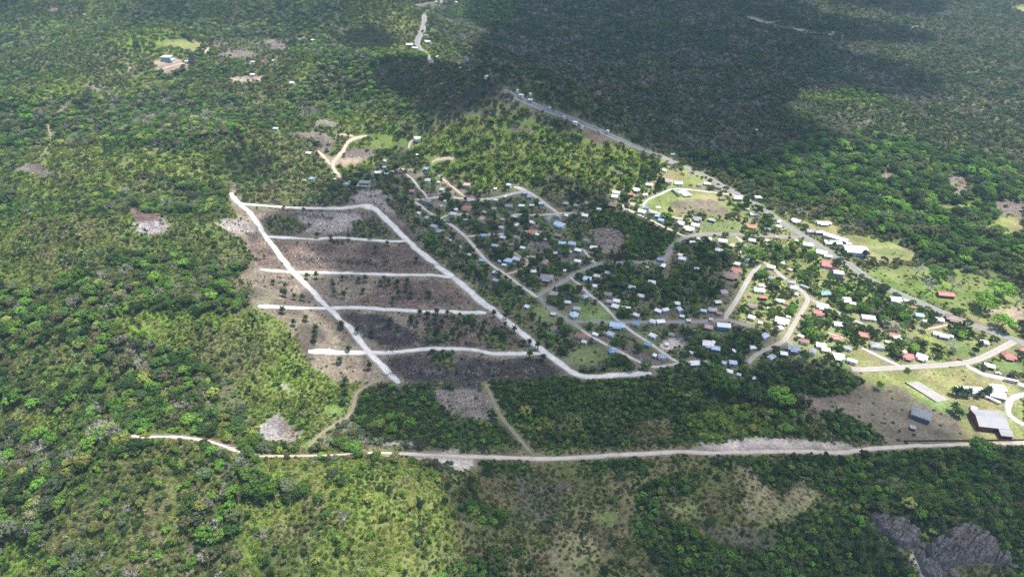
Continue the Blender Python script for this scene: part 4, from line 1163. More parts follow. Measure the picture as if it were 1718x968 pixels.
# ------------------------------------------------------------------ places that labels can point to
PLACES = [(236, 730, 'the bulldozed track end'), (395, 757, 'the pale bank on the pinkish track'), (470, 722, 'the grey burnt square'), (478, 650, 'the small pale scrape'), (780, 772, 'the widest spot of the pinkish track'),
          (896, 766, 'the meeting of the two tracks'), (1150, 858, 'the small straw patch'), (1270, 830, 'the long straw slope'), (1018, 868, 'the green hollow'), (1485, 882, 'the narrow rock ledge'), (1625, 915, 'the broad grey rock'),
          (1535, 955, 'the white scar'), (30, 945, 'the near sunny clearing'), (300, 885, 'the small near clearing'), (640, 900, 'the near fern slope'), (960, 940, 'the near straw meadow'), (1300, 750, 'the long pink bank'), (250, 385, 'the grey burnt patch'),
          (1245, 908, 'the mauve burnt slope'), (150, 800, 'the near forest crest'), (120, 640, 'the brown scrub hollow'), (300, 560, 'the sunny fern hill'), (1658, 705, 'the maroon walled hall'), (770, 680, 'the mauve cleared field'), (1560, 660, 'the concrete court'),
          (1129, 578, 'the pink dirt lot'), (1260, 425, 'the great spreading tree'), (963, 528, 'the hexagonal blue roof'), (783, 352, 'the long red roof'), (1108, 439, 'the blue roofed bus shelter'), (1165, 340, 'the football field'), (1434, 422, 'the big white church hall'),
          (1358, 500, 'the sunny street fork'), (1585, 497, 'the brick red roof in the pasture'), (281, 99, 'the blue hilltop house'), (610, 311, 'the unfinished concrete house'), (704, 80, 'the far highway bend'), (556, 276, 'the forked tan track'), (1232, 540, 'the shady street fork'),
          (853, 440, 'the pale blue roofs by the loop'), (939, 380, 'the broad white and blue roof'), (1390, 447, 'the large red roof on the highway'), (1700, 574, 'the highway turn off'), (1446, 600, 'the white driveway'), (990, 430, 'the street bend by the cleared plot'),
          (558, 518, 'the middle white crossroads'), (490, 456, 'the third white crossroads'), (623, 592, 'the lowest white crossroads'), (818, 520, 'the fourth road end'), (684, 404, 'the second road end'), (905, 592, 'the lowest road end'), (400, 340, 'the top white corner'), (960, 204, 'the shaded highway')]
ORD = ' first second third fourth fifth sixth seventh eighth ninth tenth eleventh twelfth thirteenth fourteenth fifteenth sixteenth seventeenth eighteenth nineteenth twentieth'.split(' ')

def place_labels(items):
    """items: (pixel x, pixel y, look).  Returns one telling label each: look + where, counted outwards from a place one can find"""
    bins = {}
    for n, (x, y, look) in enumerate(items):
        best = min(PLACES, key=lambda p: math.hypot(p[0] - x, (p[1] - y) * 1.3))
        dx, dy = x - best[0], y - best[1]
        d = math.hypot(dx, dy * 1.3)
        rel = 'beyond' if dy < 0 and abs(dy) * 1.3 > abs(dx) * .8 else ('in front of' if dy > 0 and abs(dy) * 1.3 > abs(dx) * .8 else 'beside')
        bins.setdefault((look, rel, best[2]), []).append((d, n))
    res = [None] * len(items)
    for (look, rel, where), v in bins.items():
        v.sort()
        for k, (d, n) in enumerate(v):
            res[n] = '%s %s %s' % (look, rel, where) if len(v) == 1 else '%s, %s %s %s' % (look, ORD[min(k + 1, 20)], rel, where)
    return [' '.join(t.replace(' tree, ', ', ', 1).split()) if len(t.split()) > 16 else t for t in res]

SHAPE_WORD = {0: 'round', 1: 'lumpy', 2: 'spreading', 3: 'upright', 4: 'low', 5: 'dense', 6: 'wide', 7: 'ragged', 8: 'bushy', 9: 'tall'}
def size_word(s):
    return 'small' if s < 5.6 else ('broad' if s > 7.6 else '')
looks = []
for k in single:
    c, s = colr[k], shp[k]
    looks.append((ppx[k], ppy[k], ' '.join((size_word(sizes[k]) + ' ' + LEAF_WORD[c] + ' ' + (SHAPE_WORD[s] if c != 5 else '') + ' tree').split())))
tree_labels = place_labels(looks)

def make_tree(x, y, z, width, c, s, label, group, turn, hs):
    t = link('tree', None, None, (x, y, z - .15))
    t.rotation_euler = (0, 0, turn)
    k = width / 8.0
    t.scale = (k, k, k * hs)
    tag(t, label, 'tree', group)
    link('crown', CROWNS[c, s], t)
    link('trunk', TRUNKS[(5, s) if c == 5 else s], t)

for k, lab in zip(single, tree_labels):
    make_tree(tx[k], ty[k], tz[k], sizes[k] * 1.05, colr[k], shp[k], lab, 'trees on the nearer slopes', rot[k, 2], hz[k])
for k, f in enumerate(FEATURED):
    make_tree(fx[k], fy[k], fz[k], f[2] * fd[k] / FPX, f[3], f[4] if f[3] == 5 or f[2] < 20 or f[4] in (3, 4) else 5 + k % 2, f[5], 'trees that stand out', k * 1.7, .8 if f[2] > 30 else .95)

# ------------------------------------------------------------------ palms left standing on the cleared lots
PALMS = '''459 478 475 497 480 499 495 503 509 505 416 501 560 483 562 496 578 501 516 469 532 468 575 471 603 475 614 473 645 471 653 479 668 482 610 493 684 477 670 498 682 489 475 526 494 547 573 549 531 557 529 572 514 539 655 545
668 556 690 545 631 424 622 402 533 400 699 440 717 534 733 528 751 531 829 532 691 540 719 533 731 543 780 543 783 560 795 554 814 547 809 560 832 560 847 549 863 558 846 568 888 580 902 586 889 601 911 605 768 551 762 539 878 580
529 573 531 558 571 610 580 646 581 662 577 679 512 685 621 620 574 553 848 536 705 530 640 480 700 548 720 552 742 548 660 508 690 500 720 500 556 404 586 402 650 412 480 486 735 562 760 560 600 560 625 566 585 590'''.split()
PALMS = [(float(a), float(b)) for a, b in zip(PALMS[0::2], PALMS[1::2])]
SCHOOL_PALMS = [(1597, 662), (1606, 664), (1614, 665), (1622, 666), (1640, 667), (1648, 664), (1655, 662), (1404, 424), (1410, 428), (1415, 434), (1398, 416), (1424, 436), (1597, 690), (1602, 696), (1608, 700)]
allp = PALMS + SCHOOL_PALMS
qx, qy, qz = ground([a for a, b in allp], [b for a, b in allp])
labs = place_labels([(a, b, 'shaggy palm on the cleared ground' if k < len(PALMS) else 'palm on the mown grass') for k, (a, b) in enumerate(allp)])
for k in range(len(allp)):
    fr, tr = palm_meshes[k % 3]
    t = link('palm_tree', None, None, (qx[k], qy[k], qz[k]))
    t.rotation_euler = (0, 0, k * 2.1)
    s = (.92 + .3 * ((k * 37) % 11) / 11.0) * (1.0 if k < len(PALMS) else 1.05)
    t.scale = (s, s, s * (1.0 + .25 * ((k * 13) % 7) / 7.0))
    tag(t, labs[k], 'palm tree', 'palms left standing on the cleared lots' if k < len(PALMS) else 'palms by the school and church')
    link('fronds', fr, t)
    link('trunk', tr, t)

# ------------------------------------------------------------------ buildings
def roofmat(name, rgb):
    m, nt, out = new_mat(name)
    b = N(nt, 'ShaderNodeBsdfPrincipled')
    b.inputs['Roughness'].default_value = .55
    b.inputs['Specular IOR Level'].default_value = .35
    oi = N(nt, 'ShaderNodeObjectInfo')
    c = mult(nt, rgb + (1,), ramp(nt, oi.outputs['Random'], [(0, (.62, .64, .68, 1)), (.5, (.92, .92, .92, 1)), (1, (1.08, 1.06, 1.04, 1))]))
    # rust: some roofs much, some none
    sub = N(nt, 'ShaderNodeMath', operation='MULTIPLY_ADD'); sub.inputs[1].default_value = .30; sub.inputs[2].default_value = -.13
    wn2 = N(nt, 'ShaderNodeTexWhiteNoise', noise_dimensions='1D'); nt.links.new(oi.outputs['Random'], wn2.inputs['W'])
    nt.links.new(wn2.outputs['Value'], sub.inputs[0])
    add = N(nt, 'ShaderNodeMath', operation='ADD'); nt.links.new(noise(nt, .33, 5, .75), add.inputs[0]); nt.links.new(sub.outputs[0], add.inputs[1])
    rm = N(nt, 'ShaderNodeMix', data_type='RGBA'); nt.links.new(ramp(nt, add.outputs[0], [(.55, g4(0)), (.72, g4(.75))]), rm.inputs[0])
    nt.links.new(c, rm.inputs[6]); rm.inputs[7].default_value = (.20, .13, .09, 1)
    c = rm.outputs[2]
    c = mult(nt, c, ramp(nt, noise(nt, 1.0, 2, .5, stretch=(2.2, .12, .12)), [(.35, g4(.86)), (.65, g4(1.08))]))
    nt.links.new(c, b.inputs['Base Color'])
    nt.links.new(b.outputs[0], out.inputs[0])
    return m

ROOF = {k: roofmat(v[0] + ' sheet roof', v[1]) for k, v in RC.items()}
WALL = {k: solid(v[0] + ' painted wall', v[1], .9, .6, .14, per_object=.12) for k, v in WC.items()}
GLASS = solid('dark window', (.035, .042, .05), .15, 1, 0, spec=.6)
DOORM = solid('brown door', (.16, .09, .05), .7, 2, .2)
CONC = solid('raw concrete', (.42, .40, .375), .95, .8, .2, fine=.1)
WHITEP = solid('white paint', (.70, .70, .68), .7, .5, .12)
DARKM = solid('dark metal', (.06, .06, .065), .6, 1, .2)

def roof_solid(form, w, d, h, rise, over=.55, t=.16):
    mb = MB()
    a, b_ = w / 2 + over, d / 2 + over
    e = h - over * rise / (d / 2) + .05
    if form == 'f':
        mb.box(-a, a, -b_, b_, h + .02, h + .28)
    elif form == 's':
        mb.slab([(-a, -b_, h + .06), (a, -b_, h + .06), (a, b_, h + rise * .9), (-a, b_, h + rise * .9)], t)
    elif form == 'h':
        k = max(a - b_, .4)
        z1 = h + rise + .05
        v = [(-a, -b_, e), (a, -b_, e), (a, b_, e), (-a, b_, e), (-k, 0, z1), (k, 0, z1)]
        v += [(p[0], p[1], p[2] - t) for p in v[:4]]
        mb.add(v, [(0, 1, 5, 4), (1, 2, 5), (2, 3, 4, 5), (3, 0, 4), (0, 6, 7, 1), (1, 7, 8, 2), (2, 8, 9, 3), (3, 9, 6, 0), (6, 9, 8, 7)])
    else:
        z1 = h + rise + .05
        mb.slab([(-a, -b_, e), (a, -b_, e), (a, .02, z1), (-a, .02, z1)], t)
        mb.slab([(-a, -.02, z1), (a, -.02, z1), (a, b_, e), (-a, b_, e)], t)
        mb.box(-a, a, -.14, .14, z1 - .06, z1 + .06)
    return mb

def wall_solid(form, w, d, h, rise, x0=None):
    mb = MB()
    a, b_ = w / 2, d / 2
    if form == 'g':
        v = []
        for x in (-a, a):
            v += [(x, -b_, -2), (x, b_, -2), (x, b_, h), (x, 0, h + rise - .1), (x, -b_, h)]
        mb.add(v, [(0, 1, 2, 3, 4)[::-1], (5, 6, 7, 8, 9), (0, 5, 9, 4), (1, 2, 7, 6), (4, 9, 8, 3), (3, 8, 7, 2)])
    elif form == 's':
        v = []
        for x in (-a, a):
            v += [(x, -b_, -2), (x, b_, -2), (x, b_, h + rise * .78), (x, -b_, h - .1)]
        mb.add(v, [(0, 1, 2, 3)[::-1], (4, 5, 6, 7), (0, 4, 7, 3), (1, 2, 6, 5), (3, 7, 6, 2)])
    else:
        mb.box(-a, a, -b_, b_, -2, h - .02)
    return mb

def openings(root, w, d, h, small, rnd, storeys=1):
    mb = MB(); x = rnd.uniform(-.3, .3) * w
    mb.box(x - .5, x + .5, -d / 2 - .06, -d / 2 + .1, -.3, min(2.0, h - .5))
    mb.build('door', DOORM, root)
    if small:
        return
    n = 2 if w < 9 else (3 if w < 14 else 5)
    for st in range(storeys):
        z = .95 + st * 2.9
        for k in range(n):
            xc = (-.5 + (k + .5) / n) * w * .92
            for side in ((-1, 1) if k % 2 == 0 else (-1,)):
                if abs(xc - x) < 1.3 and side < 0 and st == 0:
                    continue
                mb = MB(); y = side * d / 2
                mb.box(xc - .6, xc + .6, y - .05, y + .05, z, z + 1.05)
                mb.build('window', GLASS, root)
        for side in (-1, 1):
            mb = MB()
            mb.box(side * w / 2 - .05, side * w / 2 + .05, -.55, .55, z, z + 1.05)
            mb.build('window', GLASS, root)

def house(name, x, y, w, d, h, roof, wall, form, yaw, label, cat, group=None, rise=None, storeys=1, small=False, rnd=random, z=None, porch=False):
    z0 = float(height(x, y)) if z is None else z
    t = link(name, None, None, (x, y, z0 + .25))
    t.rotation_euler = (0, 0, R(yaw))
    tag(t, label, cat, group)
    rise = rise if rise is not None else d * (.17 if form != 'h' else .21)
    wall_solid(form, w, d, h, rise).build('wall', WALL[wall] if isinstance(wall, str) else wall, t)
    rf = roof_solid(form, w, d, h, rise, .55 if w > 5 else .3).build('roof', ROOF[roof] if isinstance(roof, str) else roof, t)
    openings(t, w, d, h, small, rnd, storeys)
    if porch:
        mb = MB()
        mb.slab([(-w * .3, -d / 2 - 2.4, h - .75), (w * .3, -d / 2 - 2.4, h - .75), (w * .3, -d / 2 - .02, h - .38), (-w * .3, -d / 2 - .02, h - .38)], .1)
        mb.build('porch_roof', ROOF[roof], t)
        for sx_ in (-.28, .28):
            mb = MB(); mb.box(sx_ * w - .08, sx_ * w + .08, -d / 2 - 2.3, -d / 2 - 2.14, -.6, h - .88)
            mb.build('porch_post', WHITEP, t)
    return t

FORM = {'g': 'gabled', 'h': 'hipped', 's': 'lean-to', 'f': 'flat'}
items = []
for h_, w in zip(HOUSES, house_w):
    kind = 'shed' if w < 5.2 else 'house'
    sw = 'small ' if 5.2 <= w < 8 else ('long ' if w > 15 else '')
    items.append((float(h_[0]), float(h_[1]), sw + RC[h_[3]][0] + ' ' + FORM[h_[5]] + ' roof ' + kind))
labs = place_labels(items)
rnd = random.Random(8)
for h_, x, y, w, lab in zip(HOUSES, hx, hy, house_w, labs):
    yaw = float(h_[6]) if len(h_) > 6 else rnd.choice((-25, -18, -8, 8, 60))
    d = w * (float(h_[7]) if len(h_) > 7 else rnd.uniform(.6, .78))
    d = min(max(d, 3.2), 12)
    shed = w < 5.2
    hh = 2.3 if shed else rnd.uniform(2.8, 3.5)
    two = lab.startswith('blue') or (h_[4] == 'b' and w > 9)
    if two:
        hh = 5.0
    house('shed' if shed else 'house', x, y, w, d, hh, h_[3], h_[4], h_[5], yaw, lab, 'shed' if shed else 'house', 'houses and sheds of the village', storeys=2 if two else 1, small=w < 7.5, rnd=rnd, porch=(not shed and w > 8.5 and h_[5] != 's' and rnd.random() < .5))

def at(px, py):
    a, b_, c_ = ground(px, py)
    return float(a[0]), float(b_[0]), float(c_[0])

# the maroon hall with its grey roof and a lower wing
x, y, z = at(1656, 710)
MAROON = solid('maroon wall', (.19, .04, .04), .85, .4, .15)
PALEROOF = solid('light grey hall roof', (.29, .29, .295), .55, .12, .10, fine=.05)
t = house('assembly_hall', x, y, 23, 20, 5.2, PALEROOF, MAROON, 'g', -9, 'large hall with light grey gabled roof and maroon end wall', 'hall', rise=2.6, rnd=rnd)
mb = MB(); mb.box(3.5, 12.5, -16.5, -10.02, -2, 3.6); mb.build('wing_wall', MAROON, t)
mb = MB(); mb.slab([(2.9, -17.2, 3.75), (13.1, -17.2, 3.75), (13.1, -10.65, 4.9), (2.9, -10.65, 4.9)], .18); mb.build('wing_roof', PALEROOF, t)
for k in range(6):
    mb = MB(); mb.box(-11.3 + k * 2.45, -9.5 + k * 2.45, -10.06, -9.94, 1.2, 2.6); mb.build('window', GLASS, t)

x, y, z = at(1543, 700)
house('house', x, y, 14.5, 10.5, 4.6, ROOF['G'], solid('slate grey wall', (.16, .17, .19), .9, .5, .15), 'h', -32, 'grey hip roofed two storey house alone in the brown field', 'house', storeys=2, rnd=rnd, rise=2.0)
x, y, z = at(1626, 659)
house('classroom_block', x, y, 21, 8, 3.6, 'W', 'w', 'g', -4, 'long white classroom block behind the palms', 'school', 'classroom blocks', rnd=rnd)
x, y, z = at(1672, 655)
house('classroom_block', x, y, 12, 8, 3.6, 'W', 'w', 'h', -6, 'white hip roofed classroom block at the end of the row', 'school', 'classroom blocks', rnd=rnd)
x, y, z = at(1671, 666)
house('house', x, y, 12, 9, 3.4, roofmat('pale grey roof', (.48, .48, .48)), 'g', 'g', -20, 'pale grey roofed house by the white loop drive', 'house', rnd=rnd)
x, y, z = at(1662, 672)
t = link('covered_walkway', None, None, (x, y, z)); t.rotation_euler = (0, 0, R(-42)); tag(t, 'narrow white covered walkway beside the pale grey house', 'walkway')
mb = MB(); mb.slab([(-7, -1, 2.5), (7, -1, 2.5), (7, 1, 2.75), (-7, 1, 2.75)], .12); mb.build('roof', ROOF['W'], t)
for k in range(5):
    for s_ in (-.85, .85):
        mb = MB(); mb.box(-6.6 + k * 3.3 - .07, -6.6 + k * 3.3 + .07, s_ - .07, s_ + .07, -.5, 2.38); mb.build('post', DARKM, t)

x, y, z = at(1433, 425)
t = house('church_hall', x, y, 25, 15, 5.6, 'W', solid('bluish white wall', (.55, .62, .70), .85, .4, .1), 'g', -9, 'big white gabled church hall on the mown grass by the highway', 'church', rise=2.4, rnd=rnd)
mb = MB(); mb.box(-12.62, -12.52, -6.5, -2.5, .5, 4.6); mb.build('banner', solid('blue panel', (.05, .16, .42), .6, 1, .1), t)
x, y, z = at(1401, 402)
house('school_wing', x, y, 27, 7, 3.4, 'W', 'w', 'g', -38, 'long white school wing set at an angle behind the church hall', 'school', 'school wings', rnd=rnd)
x, y, z = at(1397, 411)
house('school_wing', x, y, 19, 6, 3.2, 'W', 'w', 's', -5, 'low white school wing facing the highway', 'school', 'school wings', rnd=rnd)
x, y, z = at(281, 101)
house('house', x, y, 17, 11, 6.2, 'W', WALL['b'], 'h', -5, 'two storey blue house with white roof on the bulldozed hilltop', 'house', storeys=2, rnd=rnd)

# unfinished concrete house on the knoll
x, y, z = at(611, 314)
t = link('unfinished_house', None, None, (x, y, z)); t.rotation_euler = (0, 0, R(-6)); tag(t, 'unfinished grey concrete house with open storeys on the knoll', 'house')
mb = MB(); mb.box(-8, 8, -5, 5, -2, .3); mb.build('floor_slab', CONC, t)
mb = MB(); mb.box(-8.3, 8.3, -5.3, 5.3, 3.3, 3.6); mb.build('floor_slab', CONC, t)
mb = MB(); mb.box(-6, 8.3, -3, 5.3, 6.6, 6.85); mb.build('roof', ROOF['G'], t)
mb = MB(); mb.box(-7.6, 7.6, 4.6, 4.8, .3, 3.3); mb.box(-7.7, -7.5, -2, 4.6, .3, 3.3); mb.box(1, 7.6, 4.6, 4.8, 3.6, 6.6); mb.build('wall', WALL['g'], t)
for k in range(5):
    for y_ in (-4.8, 0):
        mb = MB(); mb.box(-7.8 + k * 3.9 - .2, -7.8 + k * 3.9 + .2, y_ - .2, y_ + .2, .3, 3.3); mb.build('column', CONC, t)
for k in range(4):
    mb = MB(); mb.box(-5.6 + k * 4.4 - .2, -5.6 + k * 4.4 + .2, -2.8, -2.4, 3.6, 6.6); mb.build('column', CONC, t)

# roofless block walls
x, y, z = at(867, 404)
t = link('block_foundation', None, None, (x, y, z)); t.rotation_euler = (0, 0, R(-30)); tag(t, 'roofless concrete block walls of a house just begun', 'foundation')
for k, b_ in enumerate([(-4, 4, -3, -2.75), (-4, 4, 2.75, 3), (-4, -3.75, -2.75, 2.75), (3.75, 4, -2.75, 2.75), (-.1, .1, -2.75, 2.75)]):
    mb = MB(); mb.box(b_[0], b_[1], b_[2], b_[3], -1, 1.3); mb.build('wall', CONC, t)

# hexagonal pavilion
x, y, z = at(963, 531)
t = link('pavilion', None, None, (x, y, z)); tag(t, 'hexagonal pavilion with pale blue roof on the green lot', 'pavilion')
hexa = [(5.2 * math.cos(R(60 * k + 12)), 5.2 * math.sin(R(60 * k + 12))) for k in range(6)]
mb = MB()
v = [(a, b_, 3.0) for a, b_ in hexa] + [(0, 0, 4.9)] + [(a, b_, 2.85) for a, b_ in hexa]
mb.add(v, [(k, (k + 1) % 6, 6) for k in range(6)] + [(k, k + 7, (k + 1) % 6 + 7, (k + 1) % 6) for k in range(6)] + [tuple(range(7, 13))[::-1]])
mb.build('roof', ROOF['S'], t)
for a, b_ in hexa:
    mb = MB(); mb.box(a * .88 - .1, a * .88 + .1, b_ * .88 - .1, b_ * .88 + .1, -.5, 2.86); mb.build('post', WHITEP, t)
mb = MB(); mb.prism([(a * .92, b_ * .92) for a, b_ in hexa], -.6, .18); mb.build('floor', CONC, t)
mb = MB(); mb.prism([(a * .80, b_ * .80) for a, b_ in hexa], .18, 1.1); mb.build('wall', WALL['w'], t)

# ball courts, stands
def slab_at(name, corners, thick, mat, label, cat):
    P = [at(*c_) for c_ in corners]
    zt = max(p[2] for p in P) + .22
    o = link(name, None, None, (sum(p[0] for p in P) / len(P), sum(p[1] for p in P) / len(P), zt))
    mb = MB(); mb.prism([(p[0] - o.location[0], p[1] - o.location[1]) for p in P][::-1], -thick, 0)
    mb.build('slab', mat, o)
    return tag(o, label, cat), P, zt
PALE = solid('worn pale concrete', (.34, .315, .295), .95, .12, .14, fine=.08)
o, P, zt = slab_at('ball_court', [(1518, 642), (1541, 641), (1592, 671), (1571, 675)], 1.2, PALE, 'long pale concrete court on the school grass', 'court')
LINE = solid('faded line paint', (.62, .60, .56), .9, 2, .2)
A, B, C_, D = [np.array(p[:2]) - np.array(o.location[:2]) for p in P]
def strip(p, q, wd, z0=.004):
    d_ = (q - p) / np.linalg.norm(q - p); n_ = np.array((-d_[1], d_[0])) * wd / 2
    mb = MB(); mb.add([(*(p - n_), z0), (*(q - n_), z0), (*(q + n_), z0), (*(p + n_), z0)], [(0, 1, 2, 3)])
    mb.build('court_line', LINE, o)
mid = lambda a, b_, k: a + (b_ - a) * k
strip(mid(A, D, .5), mid(B, C_, .5), .12); strip(mid(mid(A, D, .04), mid(B, C_, .04), .06), mid(mid(A, D, .96), mid(B, C_, .96), .06), .12); strip(mid(mid(A, D, .04), mid(B, C_, .04), .94), mid(mid(A, D, .96), mid(B, C_, .96), .94), .12)
mb = MB(); e = (D - A) / np.linalg.norm(D - A); n_ = np.array((-e[1], e[0])) * -.35
mb.prism([tuple(A), tuple(D), tuple(D + n_), tuple(A + n_)], -1.4, .55); mb.build('edge_wall', DARKM, o)
slab_at('ball_court', [(1137, 321), (1149, 319), (1161, 331), (1148, 332)], 1.0, solid('white court paint', (.55, .55, .53), .9, .3, .08), 'white court slab beside the football field', 'court')
x, y, z = at(1134, 325)
t = link('grandstand', None, None, (x, y, z)); t.rotation_euler = (0, 0, R(-58)); tag(t, 'small roofed grandstand with grey slanting roof by the white court', 'grandstand')
mb = MB(); mb.slab([(-8, -2, 4.2), (8, -2, 4.2), (8, 2.4, 3.2), (-8, 2.4, 3.2)], .15); mb.build('roof', ROOF['G'], t)
for k in range(4):
    mb = MB(); mb.box(-7.5, 7.5, -1.8 + k * .9, -.9 + k * .9, -1, 1.6 - k * .42); mb.build('step', CONC, t)
for k in range(4):
    mb = MB(); mb.box(-7.2 + k * 4.8 - .1, -7.2 + k * 4.8 + .1, 1.9, 2.1, -.5, 3.2); mb.build('post', DARKM, t)
slab_at('concrete_pad', [(1099, 347), (1106, 346), (1110, 349), (1103, 350)], .8, WHITEP, 'small white concrete pad at the corner of the football field', 'pad')

# river glimpse
P = [at(*c_) for c_ in [(777, 92), (783, 92), (788, 106), (782, 107)]]
m, nt, out = new_mat('river water')
b = N(nt, 'ShaderNodeBsdfPrincipled'); b.inputs['Base Color'].default_value = (.035, .09, .16, 1); b.inputs['Roughness'].default_value = .12
nt.links.new(b.outputs[0], out.inputs[0])
zt = max(p[2] for p in P) + .4
tag(link('river', mesh_data('river', [(p[0], p[1], zt) for p in P], [(3, 2, 1, 0)], [m])), 'glimpse of a blue river between the trees', None, None, 'structure')

# fence along the near track
a_, b_ = at(1515, 741), at(1722, 739)
n = 30
t = link('fence', None, None, a_); tag(t, 'dark mesh fence between the schoolyard and the pinkish track', 'fence')
vec = np.array(b_) - np.array(a_)
prev = None
RUST = solid('rusty mesh', (.075, .06, .05), .8, 2, .3)
for k in range(n):
    p = vec * k / (n - 1)
    gz = float(height(a_[0] + p[0], a_[1] + p[1])) - a_[2]
    mb = MB(); mb.box(p[0] - .08, p[0] + .08, p[1] - .08, p[1] + .08, gz - .5, gz + 2.0); mb.build('post', DARKM, t)
    if prev is not None:
        mb = MB(); mb.slab([(prev[0] + .09, prev[1] - .02, prev[2] + 1.85), (p[0] - .09, p[1] - .02, gz + 1.85), (p[0] - .09, p[1] + .02, gz + 1.85), (prev[0] + .09, prev[1] + .02, prev[2] + 1.85)], 1.7); mb.build('panel', RUST, t)
    prev = (p[0], p[1], gz)

# utility poles along the highway
line = [l for l, rd in zip(ROAD_LINES, ROADS) if rd[0] == 'highway' and rd[4].startswith('1105')][0]
WOODP = solid('weathered pole wood', (.12, .10, .085), .9, 3, .2)
spots = []
for k in range(14, len(line) - 4, 13):
    d_ = line[k + 1] - line[k - 1]; d_ = d_ / np.linalg.norm(d_)
    p = line[k] + np.array((d_[1], -d_[0])) * -6.5
    z = float(height(*p)); u_, v_, w_ = project(p[0], p[1], z)
    if 1100 < u_ < 1718:
        spots.append((p, z, math.atan2(d_[1], d_[0]), u_, v_))
labs = place_labels([(u_, v_, 'wooden utility pole by the highway') for p, z, a_, u_, v_ in spots])
pm = MB(); pm.tube((0, 0, -1), (0, 0, 9.2), .17, .12, 6, True); pole_me = pm.data('pole', WOODP)
pm = MB(); pm.box(-.08, .08, -1.1, 1.1, 8.45, 8.6); arm_me = pm.data('crossarm', WOODP)
for (p, z, a_, u_, v_), lab in zip(spots, labs):
    t = link('utility_pole', None, None, (p[0], p[1], z)); t.rotation_euler = (0, 0, a_)
    tag(t, lab, 'utility pole', 'utility poles along the highway')
    link('pole', pole_me, t); link('crossarm', arm_me, t)

# ------------------------------------------------------------------ vehicles
TYRE = solid('tyre rubber', (.02, .02, .02), .9, 1, 0)
def vehicle(name, x, y, z, yaw, rgb, label, cat, L=4.5, W=1.8, kind='car'):
    paint = solid(name + ' paint', rgb, .35, 1, .06, spec=.5)
    t = link(name, None, None, (x, y, z)); t.rotation_euler = (0, 0, R(yaw)); tag(t, label, cat, 'vehicles on the roads and yards')
    if kind == 'bus':
        prof = [(-L / 2, .5), (L / 2, .5), (L / 2, 2.0), (L / 2 - .25, 2.9), (-L / 2 + .1, 2.95), (-L / 2, 2.6)]; glass = [(-L / 2 + .4, 1.7), (L / 2 - .3, 1.7), (L / 2 - .45, 2.5), (-L / 2 + .4, 2.5)]
    elif kind == 'pickup':
        prof = [(-L / 2, .45), (L / 2, .45), (L / 2, .95), (L * .26, 1.1), (L * .14, 1.75), (-L * .1, 1.75), (-L * .14, 1.0), (-L / 2, 1.0)]; glass = [(-L * .1, 1.12), (L * .2, 1.12), (L * .12, 1.62), (-L * .09, 1.62)]
    else:
        prof = [(-L / 2, .4), (L / 2, .4), (L / 2, .85), (L * .22, 1.0), (L * .08, 1.5), (-L * .28, 1.52), (-L / 2, .95)]; glass = [(-L * .36, 1.0), (L * .18, 1.0), (L * .06, 1.4), (-L * .27, 1.42)]
    def side(pr, w, nm, mat):
        k = len(pr); mb = MB()
        v = [(a, -w / 2, c_) for a, c_ in pr] + [(a, w / 2, c_) for a, c_ in pr]
        mb.add(v, [tuple(range(k)), tuple(range(k, 2 * k))[::-1]] + [(q_, k + q_, k + (q_ + 1) % k, (q_ + 1) % k) for q_ in range(k)])
        mb.build(nm, mat, t)
    side(prof, W, 'body', paint)
    side(glass, W + .04, 'window', GLASS)
    rr_ = .34 if kind != 'bus' else .5
    for sx_ in (-.31, .31):
        for sy_ in (-1, 1):
            mb = MB(); mb.tube((sx_ * L, sy_ * (W / 2 - .2), rr_), (sx_ * L, sy_ * (W / 2 + .03), rr_), rr_, rr_, 10, True); mb.build('wheel', TYRE, t)

for px, py, yaw, rgb, lab, cat, kind, L in [
        (1480, 479, -36, (.05, .05, .06), 'dark car driving on the highway past the pasture', 'car', 'car', 4.6), (1610, 604, -32, (.36, .05, .045), 'red car on the paved side road', 'car', 'car', 4.6),
        (1349, 484, -42, (.42, .42, .42), 'grey bus parked near the sunny street fork', 'bus', 'bus', 9), (1346, 531, -60, (.4, .06, .05), 'small red car on the village street below the fork', 'car', 'car', 4.2),
        (1695, 641, -20, (.72, .72, .72), 'long white bus parked at the white drive', 'bus', 'bus', 11), (1674, 627, -25, (.7, .7, .7), 'white pickup parked by the white drive', 'pickup', 'pickup', 5.2),
        (709, 54, 70, (.06, .07, .08), 'dark truck on the far highway bend', 'truck', 'bus', 8), (1361, 397, -42, (.12, .12, .13), 'dark pickup parked at the highway by the school wing', 'pickup', 'pickup', 5.2),
        (1016, 224, -35, (.3, .3, .32), 'grey car on the shaded highway', 'car', 'car', 4.6), (751, 373, -40, (.10, .10, .11), 'dark pickup on the pale village street', 'pickup', 'pickup', 5.2),
        (1392, 396, -30, (.30, .05, .05), 'dark red car before the school wing', 'car', 'car', 4.4), (1308, 372, -35, (.65, .65, .65), 'white car on the highway shoulder by small sheds', 'car', 'car', 4.4)]:
    x, y, z = at(px, py)
    vehicle({'car': 'parked_car', 'bus': 'bus', 'pickup': 'pickup_truck', 'truck': 'truck'}[cat], x, y, z + .3, yaw, rgb, lab, cat, L, 2.4 if kind == 'bus' else 1.8, kind)

